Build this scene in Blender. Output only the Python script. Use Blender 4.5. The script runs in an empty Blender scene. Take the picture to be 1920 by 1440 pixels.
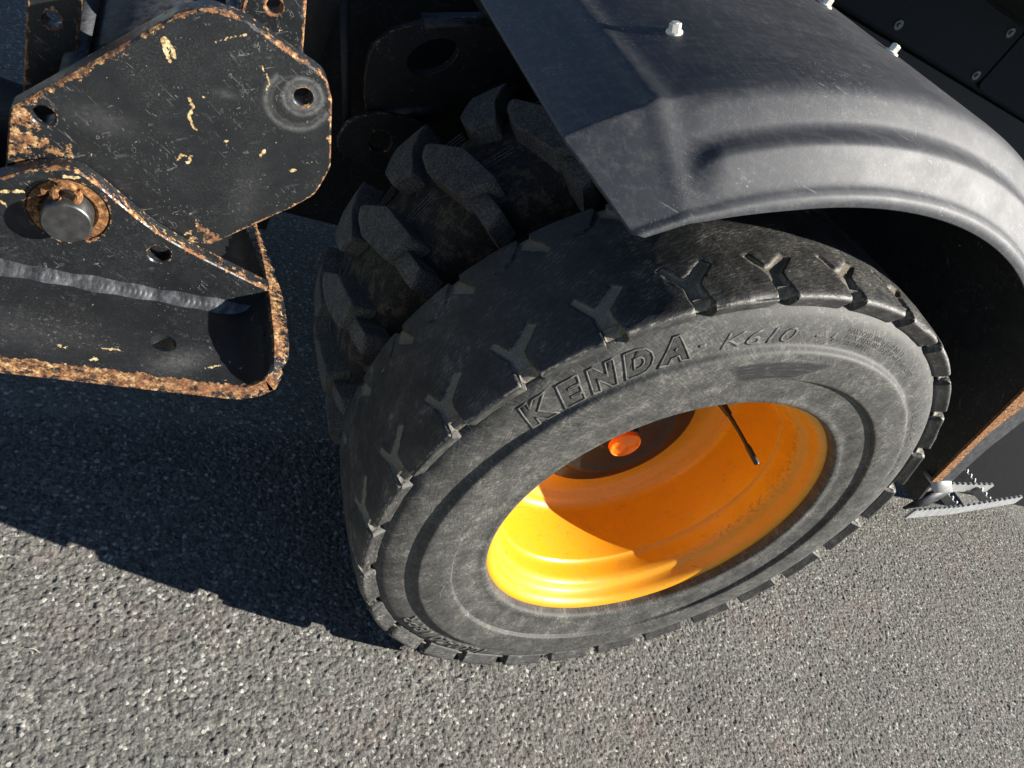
import bpy, bmesh, math, random
import numpy as np
from mathutils import Vector, Matrix
from mathutils.geometry import delaunay_2d_cdt

random.seed(7)
rng = np.random.default_rng(11)
scene = bpy.context.scene
COL = scene.collection
PI = math.pi

# ------------------------------------------------------------------ camera
cam_d = bpy.data.cameras.new('camera')
cam_d.sensor_fit = 'HORIZONTAL'; cam_d.sensor_width = 36.0
cam_d.lens = 1422.05 / 1920 * 36.0
cam_d.clip_start = 0.02; cam_d.clip_end = 500
cam = bpy.data.objects.new('camera', cam_d); COL.objects.link(cam)
Rx = Vector((0.851, -0.266, 0.452)).normalized()
Fw = Vector((0.508, 0.636, -0.581)).normalized()
Uy = Rx.cross(Fw).normalized(); Rx = Fw.cross(Uy).normalized()
m = Matrix((Rx, Uy, -Fw)).transposed().to_4x4()
m.translation = Vector((-0.919, -0.587, 1.333))
cam.matrix_world = m
scene.camera = cam

# ------------------------------------------------------------------ sky, sun, exposure
SUN = Vector((0.739, -0.470, 0.483)).normalized()
world = bpy.data.worlds.new('World'); scene.world = world; world.use_nodes = True
wn = world.node_tree.nodes; wl = world.node_tree.links
sky = wn.new('ShaderNodeTexSky'); sky.sky_type = 'NISHITA'; sky.sun_disc = False
sky.altitude = 2800; sky.dust_density = 0.0; sky.ozone_density = 1.2
sky.sun_elevation = math.asin(SUN.z); sky.sun_rotation = math.atan2(SUN.x, SUN.y)
bg = wn['Background']; bg.inputs['Strength'].default_value = 0.05
wl.new(sky.outputs['Color'], bg.inputs['Color'])
sd = bpy.data.lights.new('sun', 'SUN'); sd.energy = 5.0; sd.angle = math.radians(0.53); sd.color = (1.0, 0.95, 0.875)
sun = bpy.data.objects.new('sun', sd); COL.objects.link(sun)
sun.rotation_euler = (-SUN).to_track_quat('-Z', 'Y').to_euler(); sun.location = SUN * 10
vs = scene.view_settings
vs.view_transform = 'Standard'; vs.look = 'None'; vs.gamma = 1.0; vs.use_curve_mapping = False
vs.exposure = 1.2

# ------------------------------------------------------------------ node helpers
class NT:
    def __init__(s, name):
        s.m = bpy.data.materials.new(name); s.m.use_nodes = True
        s.t = s.m.node_tree; s.n = s.t.nodes
        s.b = s.n['Principled BSDF']
    def L(s, a, b): s.t.links.new(a, b)
    def val(s, inp, v):
        if hasattr(v, 'is_output') or isinstance(v, bpy.types.NodeSocket): s.L(v, inp)
        elif isinstance(v, (tuple, list)) and len(v) == 3 and inp.type == 'RGBA': inp.default_value = (*v, 1)
        elif inp.type == 'RGBA' and isinstance(v, (int, float)): inp.default_value = (v, v, v, 1)
        else: inp.default_value = v
    def obj(s): return s.n.new('ShaderNodeTexCoord').outputs['Object']
    def attr(s, name, out='Fac'):
        a = s.n.new('ShaderNodeAttribute'); a.attribute_name = name; return a.outputs[out]
    def mapping(s, vec, scale=(1, 1, 1), rot=(0, 0, 0), loc=(0, 0, 0)):
        k = s.n.new('ShaderNodeMapping'); s.L(vec, k.inputs['Vector'])
        k.inputs['Scale'].default_value = scale; k.inputs['Rotation'].default_value = rot; k.inputs['Location'].default_value = loc
        return k.outputs['Vector']
    def noise(s, vec, scale, detail=4, rough=.55, dist=0, out='Fac'):
        k = s.n.new('ShaderNodeTexNoise'); s.L(vec, k.inputs['Vector'])
        k.inputs['Scale'].default_value = scale; k.inputs['Detail'].default_value = detail
        k.inputs['Roughness'].default_value = rough; k.inputs['Distortion'].default_value = dist
        return k.outputs[out]
    def voro(s, vec, scale, feature='F1', out='Distance', rnd=1):
        k = s.n.new('ShaderNodeTexVoronoi'); k.feature = feature; s.L(vec, k.inputs['Vector'])
        k.inputs['Scale'].default_value = scale; k.inputs['Randomness'].default_value = rnd
        return k.outputs[out]
    def math(s, op, a, b=0.0, c=0.0, clamp=False):
        k = s.n.new('ShaderNodeMath'); k.operation = op; k.use_clamp = clamp
        s.val(k.inputs[0], a); s.val(k.inputs[1], b); s.val(k.inputs[2], c)
        return k.outputs[0]
    def ramp(s, fac, stops, interp='LINEAR'):
        k = s.n.new('ShaderNodeValToRGB'); s.L(fac, k.inputs[0]); r = k.color_ramp; r.interpolation = interp
        while len(r.elements) < len(stops): r.elements.new(0.5)
        for e, (p, c) in zip(r.elements, stops):
            e.position = p; e.color = (*c, 1) if isinstance(c, (tuple, list)) else (c, c, c, 1)
        return k.outputs[0]
    def mix(s, fac, a, b, blend='MIX'):
        k = s.n.new('ShaderNodeMix'); k.data_type = 'RGBA'; k.blend_type = blend
        s.val(k.inputs[0], fac); s.val(k.inputs[6], a); s.val(k.inputs[7], b)
        return k.outputs[2]
    def bump(s, h, strength=.5, dist=.001, normal=None):
        k = s.n.new('ShaderNodeBump'); s.L(h, k.inputs['Height'])
        k.inputs['Strength'].default_value = strength; k.inputs['Distance'].default_value = dist
        if normal is not None: s.L(normal, k.inputs['Normal'])
        return k.outputs[0]
    def out(s, color=None, rough=None, normal=None, metal=None, spec=None):
        if color is not None: s.val(s.b.inputs['Base Color'], color)
        if rough is not None: s.val(s.b.inputs['Roughness'], rough)
        if normal is not None: s.L(normal, s.b.inputs['Normal'])
        if metal is not None: s.val(s.b.inputs['Metallic'], metal)
        if spec is not None: s.b.inputs['Specular IOR Level'].default_value = spec
        return s.m
def hairlines(k, vec, rots, scale, thin, seed=0):
    """sparse thin scratches: stretched noise ridges in several directions"""
    acc = None
    for i, r in enumerate(rots):
        v = k.mapping(vec, (1, 1, 1), r)
        st = (16, 30, 11, 22)[i % 4]
        v = k.mapping(v, (scale * (1, .7, 1.6, 1.2)[i % 4], scale * st, scale * st), (0, 0, 0), (seed + i * 3.1, i * 1.7, i))
        n = k.noise(v, 1.0, 1, .5)
        l = k.ramp(n, [(.70, 0), (.715, 1), (.73, 1), (.745, 0)])
        acc = l if acc is None else k.math('MAXIMUM', acc, l)
    return acc

# ------------------------------------------------------------------ materials
def mat_paint(name, base=(.0105, .0118, .0135), dust=.36, rough=.32):
    k = NT(name); o = k.obj()
    rust_a = k.attr('rust'); pale_a = k.attr('pale')
    n1 = k.noise(o, 75, 6, .68); n2 = k.noise(o, 170, 7, .72); n3 = k.noise(o, 24, 4, .6)
    e = k.math('ADD', rust_a, k.math('MULTIPLY', k.math('SUBTRACT', n1, .5), 2.0))
    e = k.math('ADD', e, k.math('MULTIPLY', k.math('SUBTRACT', n2, .5), 1.3))
    rmask = k.ramp(e, [(.46, 0), (.54, 1)])
    rustc = k.ramp(n2, [(.38, (.014, .0125, .012)), (.46, (.095, .042, .018)), (.525, (.25, .115, .042)), (.59, (.42, .26, .11)), (.68, (.62, .53, .34))])
    rustc = k.mix(k.ramp(n3, [(.45, 0), (.62, .75)]), rustc, k.ramp(n1, [(.34, (.030, .018, .014)), (.5, (.15, .055, .024)), (.62, (.30, .12, .05)), (.72, (.62, .45, .24))]))
    palec = k.ramp(n2, [(.36, (.12, .06, .025)), (.48, (.40, .26, .10)), (.58, (.60, .48, .24)), (.7, (.70, .64, .48))])
    pm = k.ramp(k.math('ADD', pale_a, k.math('MULTIPLY', k.math('SUBTRACT', n2, .5), 2.4)), [(.46, 0), (.56, 1)])
    # dusty film, small chips and hairline scratches over the paint
    film = k.ramp(k.noise(o, 14, 6, .7), [(.40, 0), (.72, 1)])
    fine = k.ramp(k.noise(o, 420, 3, .7), [(.45, 0), (.8, 1)])
    c = k.mix(k.math('MULTIPLY', k.math('MULTIPLY', film, fine), dust), base, (.15, .152, .15))
    c = k.mix(k.math('MULTIPLY', film, .14 * dust), c, (.05, .05, .048))
    sc = hairlines(k, o, [(.3, .5, .4), (-.2, -1.0, .5), (.1, 1.9, -.6), (.4, 2.6, .3)], 14, .0)
    sc = k.math('MULTIPLY', sc, k.ramp(k.noise(o, 27, 3), [(.46, 0), (.62, 1)]))
    c = k.mix(k.math('MULTIPLY', sc, .42), c, (.30, .30, .28))
    sf = k.attr('scuff'); c = k.mix(k.math('MULTIPLY', sf, k.ramp(n2, [(.35, .25), (.65, .9)])), c, (.17, .17, .165))
    spk = k.ramp(k.voro(o, 150), [(.035, 1), (.065, 0)])
    spk = k.math('MULTIPLY', spk, k.ramp(k.noise(o, 40, 2), [(.46, 0), (.54, 1)]))
    c = k.mix(k.math('MULTIPLY', spk, .9), c, (.60, .57, .47))
    sm = k.math('MULTIPLY', k.ramp(k.noise(k.mapping(k.mapping(o, (1, 1, 1), (0, .5, 0)), (40, 90, 160)), 1, 6, .75), [(.56, 0), (.72, 1)]), k.ramp(k.noise(o, 17, 3), [(.5, 0), (.68, 1)]))
    c = k.mix(k.math('MULTIPLY', sm, .5), c, (.20, .20, .19))
    c = k.mix(pm, c, palec)
    c = k.mix(rmask, c, rustc)
    r = k.mix(k.math('MAXIMUM', rmask, pm), k.ramp(k.noise(o, 55, 5), [(.3, rough - .06), (.7, rough + .18)]), .85)
    h = k.math('ADD', k.math('MULTIPLY', rmask, k.math('MULTIPLY', n2, .6)), k.math('MULTIPLY', k.noise(o, 200, 3), .15))
    h = k.math('SUBTRACT', h, k.math('MULTIPLY', pm, .5))
    return k.out(c, r, k.bump(h, .7, .0012), spec=.5)
M_PAINT = mat_paint('black_paint_rusty_edges')
M_DARKPAINT = mat_paint('black_chassis_paint', base=(.010, .011, .013), dust=.25, rough=.5)

def mat_rusty_steel():
    k = NT('rusty_steel'); o = k.obj()
    n2 = k.noise(o, 170, 7, .72); n1 = k.noise(o, 50, 5, .6)
    c = k.ramp(n2, [(.34, (.02, .012, .009)), (.44, (.10, .043, .018)), (.53, (.22, .10, .038)), (.62, (.42, .25, .10)), (.72, (.62, .50, .30))])
    c = k.mix(k.ramp(n1, [(.4, 0), (.7, .5)]), c, (.30, .12, .035))
    return k.out(c, .85, k.bump(n2, .9, .0015), spec=.3)
M_RUST = mat_rusty_steel()

def mat_steel():
    k = NT('turned_steel'); o = k.obj()
    d = k.n.new('ShaderNodeVectorMath'); d.operation = 'LENGTH'
    k.L(k.mapping(o, (1, 0, 1)), d.inputs[0])
    w = k.noise(k.mapping(o, (30, 30, 30)), 3, 3)
    rings = k.math('SINE', k.math('MULTIPLY', d.outputs['Value'], 5200))
    c = k.ramp(w, [(.3, (.10, .10, .10)), (.7, (.15, .15, .148))])
    return k.out(c, k.ramp(w, [(.3, .34), (.7, .48)]), k.bump(rings, .08, .0003), metal=.85)
M_STEEL = mat_steel()

def mat_weld():
    k = NT('weld_bead'); o = k.obj(); n = k.noise(k.mapping(o, (90, 40, 60)), 1.3, 4, .65)
    c = k.ramp(n, [(.38, (.020, .021, .023)), (.54, (.055, .057, .060)), (.70, (.13, .13, .135))])
    return k.out(c, .34, k.bump(n, .18, .0006), metal=.1)
M_WELD = mat_weld()

def mat_galv():
    k = NT('galvanised_steel'); o = k.obj(); n = k.noise(o, 60, 4)
    return k.out(k.ramp(n, [(.3, (.26, .27, .275)), (.7, (.44, .44, .43))]), .5, k.bump(k.noise(o, 500, 2), .15, .0005), metal=.35)
M_GALV = mat_galv()

def mat_fender():
    k = NT('textured_black_plastic'); o = k.obj()
    grain = k.voro(o, 850); n2 = k.noise(o, 700, 3, .6)
    film = k.ramp(k.noise(o, 9, 6, .68), [(.38, 0), (.70, 1)])
    v = k.mapping(o, (60, 14, 60), (0, 0, .25)); st = k.ramp(k.noise(v, 3, 4, .6), [(.5, 0), (.75, 1)])
    c = k.mix(k.math('MULTIPLY', film, .55), (.026, .029, .036), (.060, .062, .068))
    c = k.mix(k.math('MULTIPLY', st, .45), c, (.115, .11, .10))
    spk = k.ramp(k.voro(o, 75), [(.022, 1), (.038, 0)])
    c = k.mix(k.math('MULTIPLY', spk, k.ramp(k.noise(o, 11, 2), [(.5, 0), (.6, .9)])), c, (.40, .40, .38))
    sc = hairlines(k, o, [(0, 0, .6), (0, 0, -.9)], 16, .0, 5)
    sc = k.math('MULTIPLY', sc, k.ramp(k.noise(o, 12, 2), [(.50, 0), (.6, 1)]))
    c = k.mix(k.math('MULTIPLY', sc, .6), c, (.34, .34, .33))
    dst = k.ramp(k.noise(k.mapping(k.mapping(o, (1, 1, 1), (0, 0, .3)), (30, 120, 60)), 1, 6, .75), [(.50, 0), (.72, 1)]); c = k.mix(k.math('MULTIPLY', dst, .35), c, (.15, .145, .13))
    h = k.math('ADD', grain, k.math('MULTIPLY', n2, .5))
    return k.out(c, k.ramp(film, [(0, .55), (1, .66)]), k.bump(h, .15, .0007), spec=.55)
M_FENDER = mat_fender()

def mat_sidewall():
    k = NT('sidewall_rubber'); uv = k.attr('polar', 'Vector'); o = k.obj()
    worn = k.attr('worn')
    n1 = k.noise(o, 26, 6, .68); n2 = k.noise(o, 230, 4, .7)
    v = k.mapping(k.mapping(uv, (1, 1, 1), (0, 0, .35)), (70, 420, 1)); streak = k.noise(v, 1, 4, .7, .5)
    v2 = k.mapping(k.mapping(uv, (1, 1, 1), (0, 0, -.9)), (60, 380, 1)); streak2 = k.noise(v2, 1, 4, .7, .8)
    f = k.math('ADD', k.math('MULTIPLY', n1, .40), k.math('MULTIPLY', k.math('ADD', streak, streak2), .36))
    f = k.math('ADD', f, k.math('MULTIPLY', k.math('SUBTRACT', n2, .5), .20))
    c = k.ramp(f, [(.39, (.015, .015, .0152)), (.50, (.037, .037, .035)), (.60, (.076, .074, .066)), (.70, (.20, .195, .168))])
    # pale hairline scuffs
    wv = k.n.new('ShaderNodeVectorMath'); wv.operation = 'ADD'
    k.L(o, wv.inputs[0])
    wsc = k.n.new('ShaderNodeVectorMath'); wsc.operation = 'SCALE'; k.L(k.noise(o, 30, 3, out='Color'), wsc.inputs[0]); wsc.inputs['Scale'].default_value = .03
    k.L(wsc.outputs[0], wv.inputs[1])
    vd = k.voro(wv.outputs[0], 26, 'DISTANCE_TO_EDGE')
    hl = k.ramp(vd, [(.006, 1), (.022, 0)])
    hl = k.math('MULTIPLY', hl, k.ramp(k.noise(o, 15, 3), [(.42, 0), (.62, .28)]))
    c = k.mix(hl, c, (.27, .26, .225))
    nick = k.ramp(k.voro(o, 60), [(.03, 1), (.05, 0)])
    nick = k.math('MULTIPLY', nick, k.ramp(k.noise(o, 33, 2), [(.5, 0), (.56, .85)]))
    c = k.mix(nick, c, (.012, .012, .012))
    c = k.mix(worn, c, k.ramp(k.noise(k.mapping(uv, (20, 160, 1), (0, 0, .9)), 1, 3, .6, 2.2), [(.40, (.012, .0125, .0135)), (.60, (.024, .024, .025)), (.66, (.10, .10, .095)), (.70, (.02, .02, .02))]))
    h = k.math('ADD', k.math('MULTIPLY', n2, .5), k.math('MULTIPLY', streak2, .5))
    h = k.math('SUBTRACT', h, nick)
    return k.out(c, k.ramp(f, [(.4, .55), (.7, .78)]), k.bump(h, .32, .0012), spec=.42)
M_SIDE = mat_sidewall()

def mat_tread(name='tread_rubber'):
    k = NT(name); o = k.obj(); uv = k.attr('polar', 'Vector')
    dirt = k.attr('dirt'); edge = k.attr('edge')
    n1 = k.noise(o, 22, 5, .65); n2 = k.noise(o, 420, 4, .7); n3 = k.noise(o, 120, 4, .65)
    v = k.mapping(k.mapping(uv, (1, 1, 1), (0, 0, .3)), (90, 420, 1)); st = k.noise(v, 1, 5, .7, .4)
    f = k.math('ADD', k.math('MULTIPLY', st, .6), k.math('MULTIPLY', n1, .4))
    c = k.ramp(f, [(.42, (.011, .011, .011)), (.52, (.033, .032, .029)), (.60, (.095, .090, .077)), (.67, (.38, .365, .31))])
    pit = k.ramp(k.voro(o, 55), [(.05, 1), (.075, 0)])
    pit = k.math('MULTIPLY', pit, k.ramp(n1, [(.5, 0), (.6, 1)]))
    c = k.mix(pit, c, (.010, .010, .010))
    ef = k.ramp(k.math('ADD', edge, k.math('MULTIPLY', k.math('SUBTRACT', n3, .5), 1.5)), [(.62, 0), (.8, .8)])
    c = k.mix(ef, c, k.ramp(n2, [(.3, (.14, .13, .11)), (.7, (.40, .37, .29))]))
    df = k.ramp(k.math('ADD', dirt, k.math('MULTIPLY', k.math('SUBTRACT', n3, .5), 1.0)), [(.42, 0), (.85, .62)])
    c = k.mix(df, c, k.ramp(n2, [(.3, (.13, .11, .082)), (.7, (.40, .35, .26))]))
    h = k.math('SUBTRACT', k.math('ADD', k.math('MULTIPLY', n2, .6), k.math('MULTIPLY', n3, .5)), k.math('MULTIPLY', pit, 1.2))
    return k.out(c, k.ramp(f, [(.35, .50), (.7, .70)]), k.bump(h, .7, .0015), spec=.6)
M_TREAD = mat_tread()

def mat_rubber_dusty():
    k = NT('dusty_rubber'); o = k.obj(); n1 = k.noise(o, 30, 5, .6); n2 = k.noise(o, 330, 4, .7)
    dirt = k.attr('dirt')
    c = k.ramp(k.math('ADD', k.math('MULTIPLY', n1, .2), k.math('MULTIPLY', n2, .8)), [(.38, (.040, .038, .036)), (.50, (.090, .085, .077)), (.62, (.20, .188, .168))])
    df = k.ramp(k.math('ADD', dirt, k.math('MULTIPLY', k.math('SUBTRACT', n1, .5), 1.2)), [(.45, 0), (.8, .85)])
    c = k.mix(df, c, k.ramp(n2, [(.3, (.085, .070, .052)), (.7, (.19, .16, .125))]))
    return k.out(c, .82, k.bump(n2, .6, .0015), spec=.3)
M_RUBBER2 = mat_rubber_dusty()
def mat_carcass():
    k = NT('dirty_carcass_rubber'); o = k.obj(); n1 = k.noise(o, 45, 5, .65); n2 = k.noise(o, 260, 4, .7)
    c = k.ramp(n2, [(.38, (.014, .0135, .013)), (.62, (.040, .037, .033))])
    c = k.mix(k.ramp(n1, [(.48, 0), (.62, .8)]), c, k.ramp(n2, [(.36, (.045, .034, .024)), (.64, (.15, .118, .085))]))
    return k.out(c, .85, k.bump(n2, .7, .002), spec=.25)
M_CARCASS = mat_carcass()

def mat_letter(hatch):
    k = NT('hatched_lettering' if hatch else 'plain_lettering'); o = k.obj(); n = k.noise(o, 160, 4, .7)
    c = k.ramp(n, [(.35, (.050, .050, .048)), (.65, (.12, .118, .105))])
    if hatch:
        w = k.n.new('ShaderNodeTexWave'); w.wave_type = 'BANDS'; w.bands_direction = 'DIAGONAL'
        k.L(k.attr('polar', 'Vector'), w.inputs['Vector']); w.inputs['Scale'].default_value = 150
        return k.out(c, .7, k.bump(w.outputs['Fac'], 1.0, .0012), spec=.35)
    return k.out(c, .7, k.bump(n, .3, .0006), spec=.35)
M_HATCH = mat_letter(True); M_LETTER = mat_letter(False)

def mat_rim():
    k = NT('orange_yellow_rim_paint'); o = k.obj(); n = k.noise(o, 18, 4, .6)
    grime = k.attr('grime')
    n2 = k.noise(o, 130, 5, .7)
    c = k.mix(k.ramp(n, [(.35, 0), (.7, .5)]), (.76, .325, .007), (.70, .285, .006))
    g = k.ramp(k.math('ADD', grime, k.math('MULTIPLY', k.math('SUBTRACT', n2, .5), 1.6)), [(.50, 0), (.85, .75)])
    c = k.mix(g, c, (.16, .115, .025))
    dust = k.ramp(k.noise(o, 40, 6, .75), [(.48, 0), (.75, .30)]); c = k.mix(dust, c, (.42, .24, .06))
    rs_ = hairlines(k, o, [(.4, .3, .9), (1.1, .2, -.4)], 9, 0, 2); c = k.mix(k.math('MULTIPLY', rs_, .45), c, (.30, .11, .01))
    spk = k.ramp(k.voro(o, 42), [(.035, 1), (.055, 0)])
    spk = k.math('MULTIPLY', spk, k.ramp(k.noise(o, 17, 2), [(.50, 0), (.56, .85)]))
    c = k.mix(spk, c, (.055, .025, .008))
    sm = k.math('MULTIPLY', k.ramp(k.noise(o, 60, 6, .75), [(.62, 0), (.68, 1)]), k.ramp(k.noise(o, 9, 2), [(.56, 0), (.64, 1)]))
    c = k.mix(k.math('MULTIPLY', sm, .8), c, (.06, .035, .012))
    k.b.inputs['Coat Weight'].default_value = .2; k.b.inputs['Coat Roughness'].default_value = .12
    return k.out(c, k.ramp(n, [(.3, .36), (.7, .50)]), k.bump(n2, .06, .0005), spec=.4)
M_RIM = mat_rim()

def mat_simple(name, col, rough=.5, metal=0, bump=0, scale=200, var=.25, spec=.5):
    k = NT(name); o = k.obj(); n = k.noise(o, scale, 4, .6)
    lo = tuple(x * (1 - var) for x in col); hi = tuple(min(1, x * (1 + var)) for x in col)
    c = k.ramp(n, [(.32, lo), (.68, hi)])
    return k.out(c, rough, k.bump(n, bump, .001) if bump else None, metal, spec)
M_CAP = mat_simple('orange_reflector_plastic', (.92, .20, .010), .3, 0, 0, 60, .1)
M_HUB = mat_simple('dirty_brown_hub_steel', (.016, .0148, .0135), .36, .2, .35, 120, .45)
M_BLACK = mat_simple('black_rubber_part', (.015, .014, .013), .45, 0, .2)
M_BOLT = mat_simple('white_zinc_bolt', (.74, .71, .63), .42, .05, .1, 300, .1)
M_BODY = mat_simple('dark_body_paint', (.010, .015, .022), .75, 0, .1, 90, .2, .2)
M_BODYGAP = mat_simple('dark_gap', (.012, .013, .015), .7, 0, 0, 90, .2)
M_SCREW = mat_simple('dull_screw', (.07, .08, .09), .4, .5, .15)
M_BLUEGREY = mat_simple('blue_grey_scuffed_steel', (.036, .038, .043), .55, .1, .4, 90, .7)
M_TANK = mat_simple('matt_black_tank', (.006, .0065, .008), .7, 0, .2, 60, .3, .12)
M_TWIG = mat_simple('bleached_twig', (.42, .38, .30), .8, 0, .4, 300, .3)

def mat_asphalt():
    k = NT('weathered_asphalt'); o = k.obj()
    big = k.noise(o, 3.0, 4, .6); tint = k.noise(k.mapping(o, (1, 1, 1), (0, 0, 0), (4, 2, 0)), 5.5, 3, .6); mid = k.noise(o, 26, 4, .6)
    stone = k.voro(o, 165, 'F1', 'Color'); sdist = k.voro(o, 165)
    sep = k.n.new('ShaderNodeSeparateColor'); k.L(stone, sep.inputs[0])
    c = k.ramp(sep.outputs[0], [(.0, (.040, .040, .039)), (.35, (.105, .104, .099)), (.70, (.170, .167, .155)), (.93, (.245, .240, .224)), (.972, (.58, .57, .53))])
    # scattered larger pale chippings
    st2 = k.voro(o, 95, 'F1', 'Color'); sd2 = k.voro(o, 95); sep2 = k.n.new('ShaderNodeSeparateColor'); k.L(st2, sep2.inputs[0])
    pick = k.math('MULTIPLY', k.ramp(sep2.outputs[1], [(.935, 0), (.95, 1)]), k.ramp(sd2, [(.34, 1), (.44, 0)]))
    c = k.mix(k.math('MULTIPLY', pick, .8), c, k.ramp(sep2.outputs[0], [(.0, (.30, .295, .28)), (.6, (.50, .49, .46)), (1., (.75, .73, .68))]))
    fine = k.noise(o, 330, 5, .8)
    c = k.mix(.38, c, k.ramp(fine, [(.34, (.030, .030, .029)), (.50, (.150, .147, .137)), (.66, (.40, .39, .355))]))
    pink = k.mix(.55, c, (.19, .145, .135), 'MIX'); green = k.mix(.4, c, (.15, .165, .14), 'MIX')
    c = k.mix(k.ramp(tint, [(.55, 0), (.68, .6)]), c, pink)
    c = k.mix(k.ramp(tint, [(.32, .45), (.44, 0)]), c, green)
    c = k.mix(k.ramp(big, [(.5, 0), (.75, .35)]), c, (.105, .104, .105))
    c = k.mix(k.ramp(mid, [(.58, 0), (.8, .3)]), c, (.09, .088, .088))
    c = k.mix(1.0, c, (1.0, .99, .955), 'MULTIPLY')
    h = k.math('SUBTRACT', k.math('MULTIPLY', fine, .7), k.math('MULTIPLY', sdist, .7))
    h = k.math('ADD', h, k.math('MULTIPLY', pick, .5))
    return k.out(c, .88, k.bump(h, 1.0, .0024), spec=.3)
M_ASPHALT = mat_asphalt()

# ------------------------------------------------------------------ mesh helpers
def finish(name, me, mat, parent=None, smooth=True, loc=None):
    if mat is not None: me.materials.append(mat)
    if smooth: me.polygons.foreach_set('use_smooth', [True] * len(me.polygons))
    me.update()
    ob = bpy.data.objects.new(name, me); COL.objects.link(ob)
    if parent is not None: ob.parent = parent
    if loc is not None: ob.location = loc
    return ob
def mesh(name, verts, faces, mat, parent=None, smooth=True, attrs=None, vec=None):
    me = bpy.data.meshes.new(name); me.from_pydata([tuple(map(float, v)) for v in verts], [], [tuple(map(int, f)) for f in faces])
    if attrs:
        for kx, a in attrs.items():
            at = me.attributes.new(kx, 'FLOAT', 'POINT'); at.data.foreach_set('value', np.asarray(a, np.float32))
    if vec:
        for kx, a in vec.items():
            at = me.attributes.new(kx, 'FLOAT_VECTOR', 'POINT'); at.data.foreach_set('vector', np.asarray(a, np.float32).ravel())
    return finish(name, me, mat, parent, smooth)
def empty(name, loc=(0, 0, 0), parent=None):
    e = bpy.data.objects.new(name, None); COL.objects.link(e); e.location = loc; e.empty_display_size = .05
    if parent is not None: e.parent = parent
    return e
def sharp(ob, ang=35):
    me = ob.data
    bm = bmesh.new(); bm.from_mesh(me)
    for e in bm.edges:
        if len(e.link_faces) == 2 and e.calc_face_angle(0) > math.radians(ang): e.smooth = False
    bm.to_mesh(me); bm.free(); return ob
def bm_obj(name, bm, mat, parent=None, smooth=True, ang=35, bevel=0, fix=True):
    if bevel:
        es = [e for e in bm.edges if len(e.link_faces) == 2 and e.calc_face_angle(0) > math.radians(30)]
        bmesh.ops.bevel(bm, geom=es, offset=bevel, segments=2, profile=.6, affect='EDGES')
    if fix: bmesh.ops.recalc_face_normals(bm, faces=bm.faces)
    for e in bm.edges:
        if len(e.link_faces) == 2 and e.calc_face_angle(0) > math.radians(ang): e.smooth = False
    me = bpy.data.meshes.new(name); bm.to_mesh(me); bm.free()
    return finish(name, me, mat, parent, smooth)
def box_bm(bm, lo, hi, mtx=None):
    r = bmesh.ops.create_cube(bm, size=1)
    for v in r['verts']:
        v.co = Vector([lo[i] + (v.co[i] + .5) * (hi[i] - lo[i]) for i in range(3)])
        if mtx is not None: v.co = mtx @ v.co
    return r['verts']
def prism_bm(bm, pts, y0, y1, axis='y'):
    """polygon (a,b) extruded along an axis; for 'y' a=x b=z, for 'z' a=x b=y, for 'x' a=y b=z"""
    def P(a, b, t): return {'y': (a, t, b), 'z': (a, b, t), 'x': (t, a, b)}[axis]
    A = [bm.verts.new(P(a, b, y0)) for a, b in pts]; B = [bm.verts.new(P(a, b, y1)) for a, b in pts]
    n = len(pts)
    bm.faces.new(A[::-1]); bm.faces.new(B)
    for i in range(n): bm.faces.new((A[i], A[(i + 1) % n], B[(i + 1) % n], B[i]))
def tube_bm(bm, path, rad, seg=10):
    rings = []
    P = [Vector(p) for p in path]
    for i, p in enumerate(P):
        d = (P[min(i + 1, len(P) - 1)] - P[max(i - 1, 0)]).normalized()
        a = d.orthogonal().normalized(); b = d.cross(a)
        r = rad[i] if isinstance(rad, (list, tuple)) else rad
        rings.append([bm.verts.new(p + (a * math.cos(2 * PI * k / seg) + b * math.sin(2 * PI * k / seg)) * r) for k in range(seg)])
    for A, B in zip(rings, rings[1:]):
        for k in range(seg): bm.faces.new((A[k], A[(k + 1) % seg], B[(k + 1) % seg], B[k]))
    bm.faces.new(rings[0][::-1]); bm.faces.new(rings[-1])
def lathe(name, prof, seg, mat, parent, centre, attrfun=None, closed=False):
    """profile [(r, y)] turned about the wheel axle (Y)"""
    prof = np.array(prof, float); n = len(prof)
    th = np.arange(seg) * 2 * PI / seg
    R = prof[:, 0][None, :]; Yv = prof[:, 1][None, :] + 0 * th[:, None]
    X = R * np.cos(th)[:, None]; Z = R * np.sin(th)[:, None]
    V = np.stack([X, Yv, Z], 2).reshape(-1, 3)
    F = []
    m_ = n if closed else n - 1
    for i in range(seg):
        j = (i + 1) % seg
        for q in range(m_):
            q2 = (q + 1) % n
            F.append((i * n + q, i * n + q2, j * n + q2, j * n + q))
    pol = np.stack([np.repeat(th, n) * .5, np.tile(prof[:, 0], seg), np.tile(prof[:, 1], seg)], 1)
    at = attrfun(np.repeat(np.degrees(th), n), np.tile(prof[:, 0], seg), np.tile(prof[:, 1], seg)) if attrfun else None
    ob = mesh(name, V, F, mat, parent, True, at, {'polar': pol}); ob.location = centre
    return ob
def smoothstep(a, b, x):
    t = np.clip((x - a) / (b - a), 0, 1); return t * t * (3 - 2 * t)
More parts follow.
